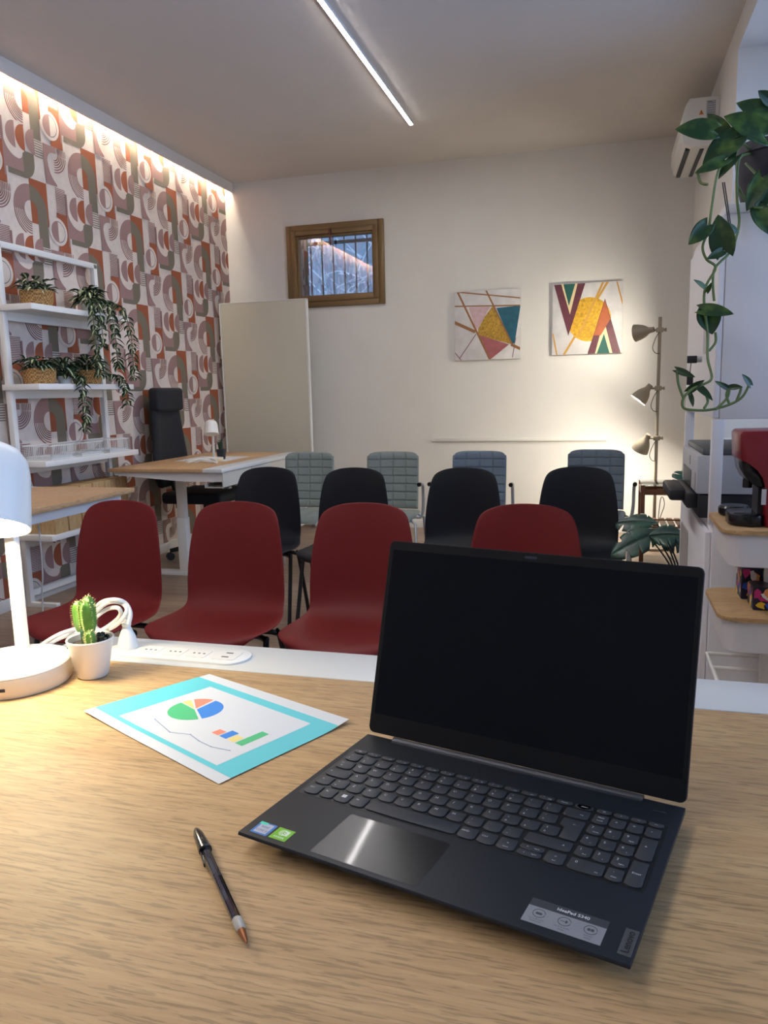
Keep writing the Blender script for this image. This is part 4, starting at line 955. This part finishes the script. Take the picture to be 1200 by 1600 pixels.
# ---- printer
t = thing('printer', 'grey and black printer standing in the open bay of cabinets', 'printer', (.46, 2.78, .846))
PG = mat('printer_grey', srgb(178, 180, 186), .5)
b = B(); b.box((.285, 2.55, .925), (.62, 3.0, 1.045), .006); b.build('body', PG, t, world=True)
b = B(); b.box((.295, 2.56, .8475), (.62, 3.0, .924), .006); b.build('base_section', BLKMATT, t, world=True)
B().box((.30, 2.56, 1.046), (.62, 2.99, 1.066), .005).build('scanner_lid', mat('dark_grey_lid', srgb(84, 88, 92), .4), t, world=True)
b = B(); b.box((.262, 2.60, .872), (.30, 2.97, .923), .008); b.box((.215, 2.66, .888), (.27, 2.95, .925), .010); b.build('output_tray', BLKMATT, t, world=True)
B().box((.283, 2.70, .930), (.2855, 2.93, .985)).build('paper_slot', BLKGLOSS, t, world=True)
B().box((.2835, 2.575, .93), (.2852, 2.60, .99)).build('side_handle', mat('mid_grey_badge', srgb(140, 142, 146), .4), t, world=True); B().box((.2835, 2.74, 1.0), (.2852, 2.76, 1.03)).build('badge', mat('mid_grey_badge', srgb(140, 142, 146), .4), t, world=True)

# ---- tray stand
t = thing('tray_stand', 'white stand with oak topped trays under the red coffee machine', 'tray stand', (.5, 2.25, 0))
TX0, TX1, TY0, TY1 = .300, .66, 2.08, 2.40
def ptray(z):
    pol = rrect(TX0, TY0, TX1, TY1, .045, 8)
    b = B(); pol2 = rrect(TX0+.010, TY0+.010, TX1-.010, TY1-.010, .040, 8)
    B().prism(pol, 2, z-.012, z, .003).build('oak_lid', OAK, t, world=True)
    pol3 = rrect(TX0+.022, TY0+.020, TX1-.022, TY1-.020, .038, 8)
    n = len(pol2); lo = [(x, y, z-.098) for x, y in pol3]; hi = [(x, y, z-.013) for x, y in pol2]
    for k in range(n): b.face([lo[k], lo[(k+1) % n], hi[(k+1) % n], hi[k]])
    b.face(lo); b.face(hi[::-1]); b.build('tray_body', WC, t, world=True)
ptray(.895); ptray(.668)
B().cyl((.445, 2.235, .02), (.445, 2.235, .80), .016, n=16).build('pole', WPAINT, t, world=True)
B().tube([(TX0+.01, 2.12, .475), (TX0+.01, 2.36, .475), (.62, 2.36, .475), (.62, 2.12, .475), (TX0+.01, 2.12, .475)], .006, 8).build('lower_ring', WPAINT, t, world=True)
B().tube([(TX0+.01, 2.24, .475), (.62, 2.24, .475)], .006, 8).build('cross_rail', WPAINT, t, world=True)
B().box((.30, 2.10, .0), (.60, 2.38, .02), .004).build('foot_plate', WPAINT, t, world=True)

# ---- coffee machine
t = thing('coffee_machine', 'red and black coffee machine on the upper oak tray', 'coffee machine', (.45, 2.22, .8955))
REDG = mat('glossy_dark_red', srgb(116, 5, 24), .3, coat=.1)
prof = [(.338, 1.135), (.345, 1.142), (.56, 1.145), (.56, .897), (.405, .897), (.405, 1.0), (.398, 1.025), (.385, 1.045), (.36, 1.06), (.342, 1.068)]
B().prism(prof, 1, 2.13, 2.28, .004).build('body', REDG, t, world=True)
B().prism([(.345, 1.068), (.36, 1.060), (.385, 1.044), (.40, 1.020), (.404, .998), (.385, .998), (.375, 1.008), (.362, 1.016), (.350, 1.040)], 1, 2.14, 2.27, .003).build('brew_head', BLKGLOSS, t, world=True)
B().cyl((.372, 2.205, 1.012), (.372, 2.205, .990), .012, n=16).build('spout', BLKGLOSS, t, world=True)
b = B(); b.prism(rrect(.325, 2.13, .42, 2.27, .045, 8), 2, .8965, .926, .004); b.build('drip_tray', BLKGLOSS, t, world=True)
B().box((.392, 2.165, .926), (.404, 2.245, 1.0)).build('back_panel', BLKMATT, t, world=True)
B().box((.394, 2.128, .955), (.4045, 2.1305, .995)).build('rating_label', mat('pale_label', srgb(180, 180, 184), .5), t, world=True)
t = tag(B().lathe([(.001, 0), (.036, 0), (.040, .005), (.041, .022), (.036, .028), (.001, .029)], n=32).build('capsule_holder', BLKGLOSS), 'low round black dish behind the drip tray on the upper tray', 'dish'); t.location = (.362, 2.335, .8956)
# colourful tins on the lower tray
CM = [mat('navy_box', srgb(24, 24, 46), .35), mat('magenta_blob', srgb(186, 40, 110), .4), mat('yellow_blob', srgb(226, 186, 50), .4), mat('blue_blob', srgb(44, 80, 180), .4), mat('orange_blob', srgb(226, 150, 90), .4), mat('green_blob', srgb(60, 120, 80), .4), mat('pale_blob', srgb(220, 214, 214), .4)]
def tin(label, x0, y0, x1, y1, z0, h, seed):
    rd = random.Random(seed); b = B(); b.box((x0, y0, z0), (x1, y1, z0+h), .003)
    for k in range(16):
        cx = rd.uniform(x0+.008, x1-.008); cz = rd.uniform(z0+.008, z0+h-.008); b.m = 1+k % 6
        pl = clip([(cx+rd.uniform(.006, .018)*math.cos(a*PI/4), cz+rd.uniform(.006, .018)*math.sin(a*PI/4)) for a in range(8)], x0+.002, x1-.002, z0+.002, z0+h-.002)
        if len(pl) > 2: b.face([(u, y0-.0003-.0001*k, v) for u, v in pl])
        cy = rd.uniform(y0+.01, y1-.01); pl = clip([(cy+rd.uniform(.006, .02)*math.cos(a*PI/4), cz+rd.uniform(.006, .018)*math.sin(a*PI/4)) for a in range(8)], y0+.002, y1-.002, z0+.002, z0+h-.002)
        if len(pl) > 2: b.face([(x0-.0003-.0001*k, u, v) for u, v in pl])
    return tag(b.build('patterned_box', CM, fix=False, smooth=False), label, 'box', 'patterned boxes on the lower tray')
tin('dark box with bright blobs at the front of the lower tray', .392, 2.16, .50, 2.24, .6685, .062, 3)
tin('taller patterned box standing behind on the lower tray', .380, 2.27, .50, 2.36, .6685, .088, 9)

# ================================================================== POTHOS
t = thing('pothos_plant', 'pothos in a dark hanging pot trailing down the white cabinet', 'plant', (.50, 2.68, 1.763))
B().lathe([(.001, 0), (.095, 0), (.118, .10), (.125, .17), (.132, .172), (.132, .20), (.122, .20), (.118, .18), (.001, .175)], n=44).build('pot', mat('dark_navy_pot', srgb(38, 40, 52), .5), t)
VN = [[(0.402, 2.6, 1.938), (0.373, 2.55, 1.944), (0.336, 2.45, 1.886), (0.303, 2.38, 1.854), (0.284, 2.35, 1.816), (0.271, 2.33, 1.722), (0.266, 2.33, 1.673), (0.253, 2.33, 1.632), (0.264, 2.33, 1.598), (0.289, 2.34, 1.576), (0.269, 2.35, 1.533), (0.264, 2.35, 1.49), (0.276, 2.35, 1.403), (0.277, 2.33, 1.333), (0.287, 2.31, 1.28), (0.267, 2.3, 1.263), (0.238, 2.29, 1.252), (0.213, 2.28, 1.226), (0.214, 2.28, 1.2), (0.242, 2.28, 1.193), (0.284, 2.29, 1.193), (0.334, 2.3, 1.206), (0.365, 2.3, 1.226), (0.381, 2.3, 1.26)], [(0.403, 2.6, 1.929), (0.364, 2.5, 1.897), (0.347, 2.44, 1.849), (0.347, 2.42, 1.768), (0.355, 2.42, 1.708), (0.346, 2.4, 1.659), (0.328, 2.38, 1.618), (0.291, 2.36, 1.579), (0.286, 2.36, 1.542), (0.29, 2.35, 1.489)], [(0.377, 2.5, 1.878), (0.4, 2.43, 1.824), (0.415, 2.42, 1.809)], [(0.347, 2.43, 1.804), (0.378, 2.42, 1.749), (0.41, 2.42, 1.738), (0.439, 2.45, 1.75)], [(0.213, 2.28, 1.226), (0.199, 2.28, 1.265), (0.194, 2.28, 1.3)], [(0.297, 2.29, 1.193), (0.327, 2.3, 1.224), (0.332, 2.3, 1.251)], [(0.35, 2.3, 1.213), (0.36, 2.3, 1.244), (0.358, 2.3, 1.254)], [(0.334, 2.3, 1.206), (0.325, 2.3, 1.231), (0.33, 2.3, 1.249)], [(0.268, 2.29, 1.197), (0.278, 2.3, 1.214), (0.274, 2.3, 1.232)], [(0.282, 2.35, 1.354), (0.299, 2.36, 1.377), (0.299, 2.37, 1.404)], [(0.274, 2.4, 1.945), (0.305, 2.42, 1.923), (0.337, 2.46, 1.889)], [(0.337, 2.42, 1.928), (0.36, 2.48, 1.921)], [(0.236, 2.36, 1.834), (0.245, 2.36, 1.805), (0.262, 2.35, 1.796)]]
for v in VN: B().tube([Vector(p) for p in v], .0036, 8, smooth=5).build('vine', STEMG, t, world=True)
LEAVES = [((0.272, 2.38, 1.939), (0.18, 2.36, 1.955), (-0.26, -1.0, 0.18), 0.33), ((0.335, 2.4, 1.922), (0.251, 2.38, 1.858), (-0.13, -1.0, 0.22), 0.36), ((0.27, 2.44, 1.979), (0.338, 2.42, 1.919), (0.13, -1.0, -0.15), 0.3), ((0.334, 2.38, 1.867), (0.288, 2.36, 1.818), (-0.49, -1.0, 0.39), 0.25), ((0.303, 2.36, 1.857), (0.231, 2.34, 1.83), (-0.24, -1.0, -0.04), 0.22), ((0.409, 2.42, 1.925), (0.311, 2.4, 1.99), (0.5, -1.0, 0.13), 0.38), ((0.436, 2.5, 1.991), (0.35, 2.48, 2.043), (0.34, -1.0, 0.13), 0.36), ((0.434, 2.5, 2.033), (0.401, 2.48, 2.061), (0.14, -1.0, -0.09), 0.4), ((0.405, 2.46, 1.937), (0.331, 2.44, 1.949), (0.13, -1.0, 0.41), 0.3), ((0.407, 2.42, 1.816), (0.372, 2.4, 1.735), (0.02, -1.0, 0.32), 0.3), ((0.402, 2.42, 1.733), (0.436, 2.4, 1.666), (0.17, -1.0, -0.16), 0.36), ((0.261, 2.32, 1.685), (0.218, 2.3, 1.638), (0.26, -1.0, 0.21), 0.38), ((0.307, 2.33, 1.618), (0.285, 2.31, 1.707), (-0.2, -1.0, -0.18), 0.38), ((0.305, 2.33, 1.617), (0.267, 2.31, 1.598), (0.37, -1.0, 0.13), 0.3), ((0.262, 2.34, 1.525), (0.237, 2.32, 1.546), (0.22, -1.0, 0.42), 0.22), ((0.269, 2.34, 1.513), (0.277, 2.32, 1.532), (0.21, -1.0, 0.44), 0.25), ((0.258, 2.33, 1.465), (0.335, 2.31, 1.454), (-0.11, -1.0, 0.36), 0.25), ((0.274, 2.36, 1.463), (0.289, 2.34, 1.402), (-0.06, -1.0, 0.45), 0.52), ((0.194, 2.28, 1.303), (0.237, 2.26, 1.284), (0.38, -1.0, -0.13), 0.2), ((0.228, 2.3, 1.245), (0.262, 2.28, 1.273), (-0.36, -1.0, -0.05), 0.24), ((0.25, 2.3, 1.258), (0.29, 2.28, 1.223), (0.47, -1.0, 0.11), 0.2), ((0.233, 2.3, 1.234), (0.24, 2.28, 1.205), (0.13, -1.0, 0.01), 0.2), ((0.33, 2.3, 1.249), (0.295, 2.28, 1.269), (0.01, -1.0, 0.07), 0.18), ((0.334, 2.3, 1.253), (0.359, 2.28, 1.254), (-0.15, -1.0, 0.21), 0.28), ((0.383, 2.3, 1.258), (0.363, 2.28, 1.286), (0.08, -1.0, 0.43), 0.25), ((0.43, 2.45, 1.785), (0.399, 2.43, 1.732), (0.36, -1.0, 0.48), 0.3), ((0.339, 2.36, 1.67), (0.311, 2.34, 1.696), (0.4, -1.0, 0.2), 0.2)]
def heart(c, tip, nrm, wf=.42):
    c = Vector(c); tip = Vector(tip); d = (tip-c); L = d.length; d.normalize(); s_ = d.cross(Vector(nrm)).normalized(); up = s_.cross(d).normalized(); b = B(); K = 12
    for sg in (-1, 1):
        rows = []
        for i in range(K+1):
            f = i/K; w = L*wf*(math.sin(PI*f**.75)**.8)*(1-.18*f) if 0 < f < 1 else 0
            rows.append([c+d*(L*f-.10*L*(1-f)**3*q*4*(w > 0))+s_*sg*w*q+up*(.30*w*q*q-.0)-up*.18*L*f*f for q in (0, .2, .4, .6, .8, 1)])
        b.grid(rows)
    bmesh.ops.remove_doubles(b.b, verts=b.b.verts, dist=.0004)
    o = b.build('leaf', POTHOS, t, world=True, fix=False, ang=1.5); md = o.modifiers.new('thick', 'SOLIDIFY'); md.thickness = .0008
for i, (c, tp, n, wf) in enumerate(LEAVES): heart(c, tp, n, wf)
tag(B().tube([(.305, 2.36, 1.80), (.335, 2.42, 1.69)], .0016, 6).tube([(.300, 2.36, 1.80), (.331, 2.42, 1.69)], .0016, 6).build('hanger_cord', BLKMATT), 'two thin black cords hanging beside the pothos pot', 'cord')
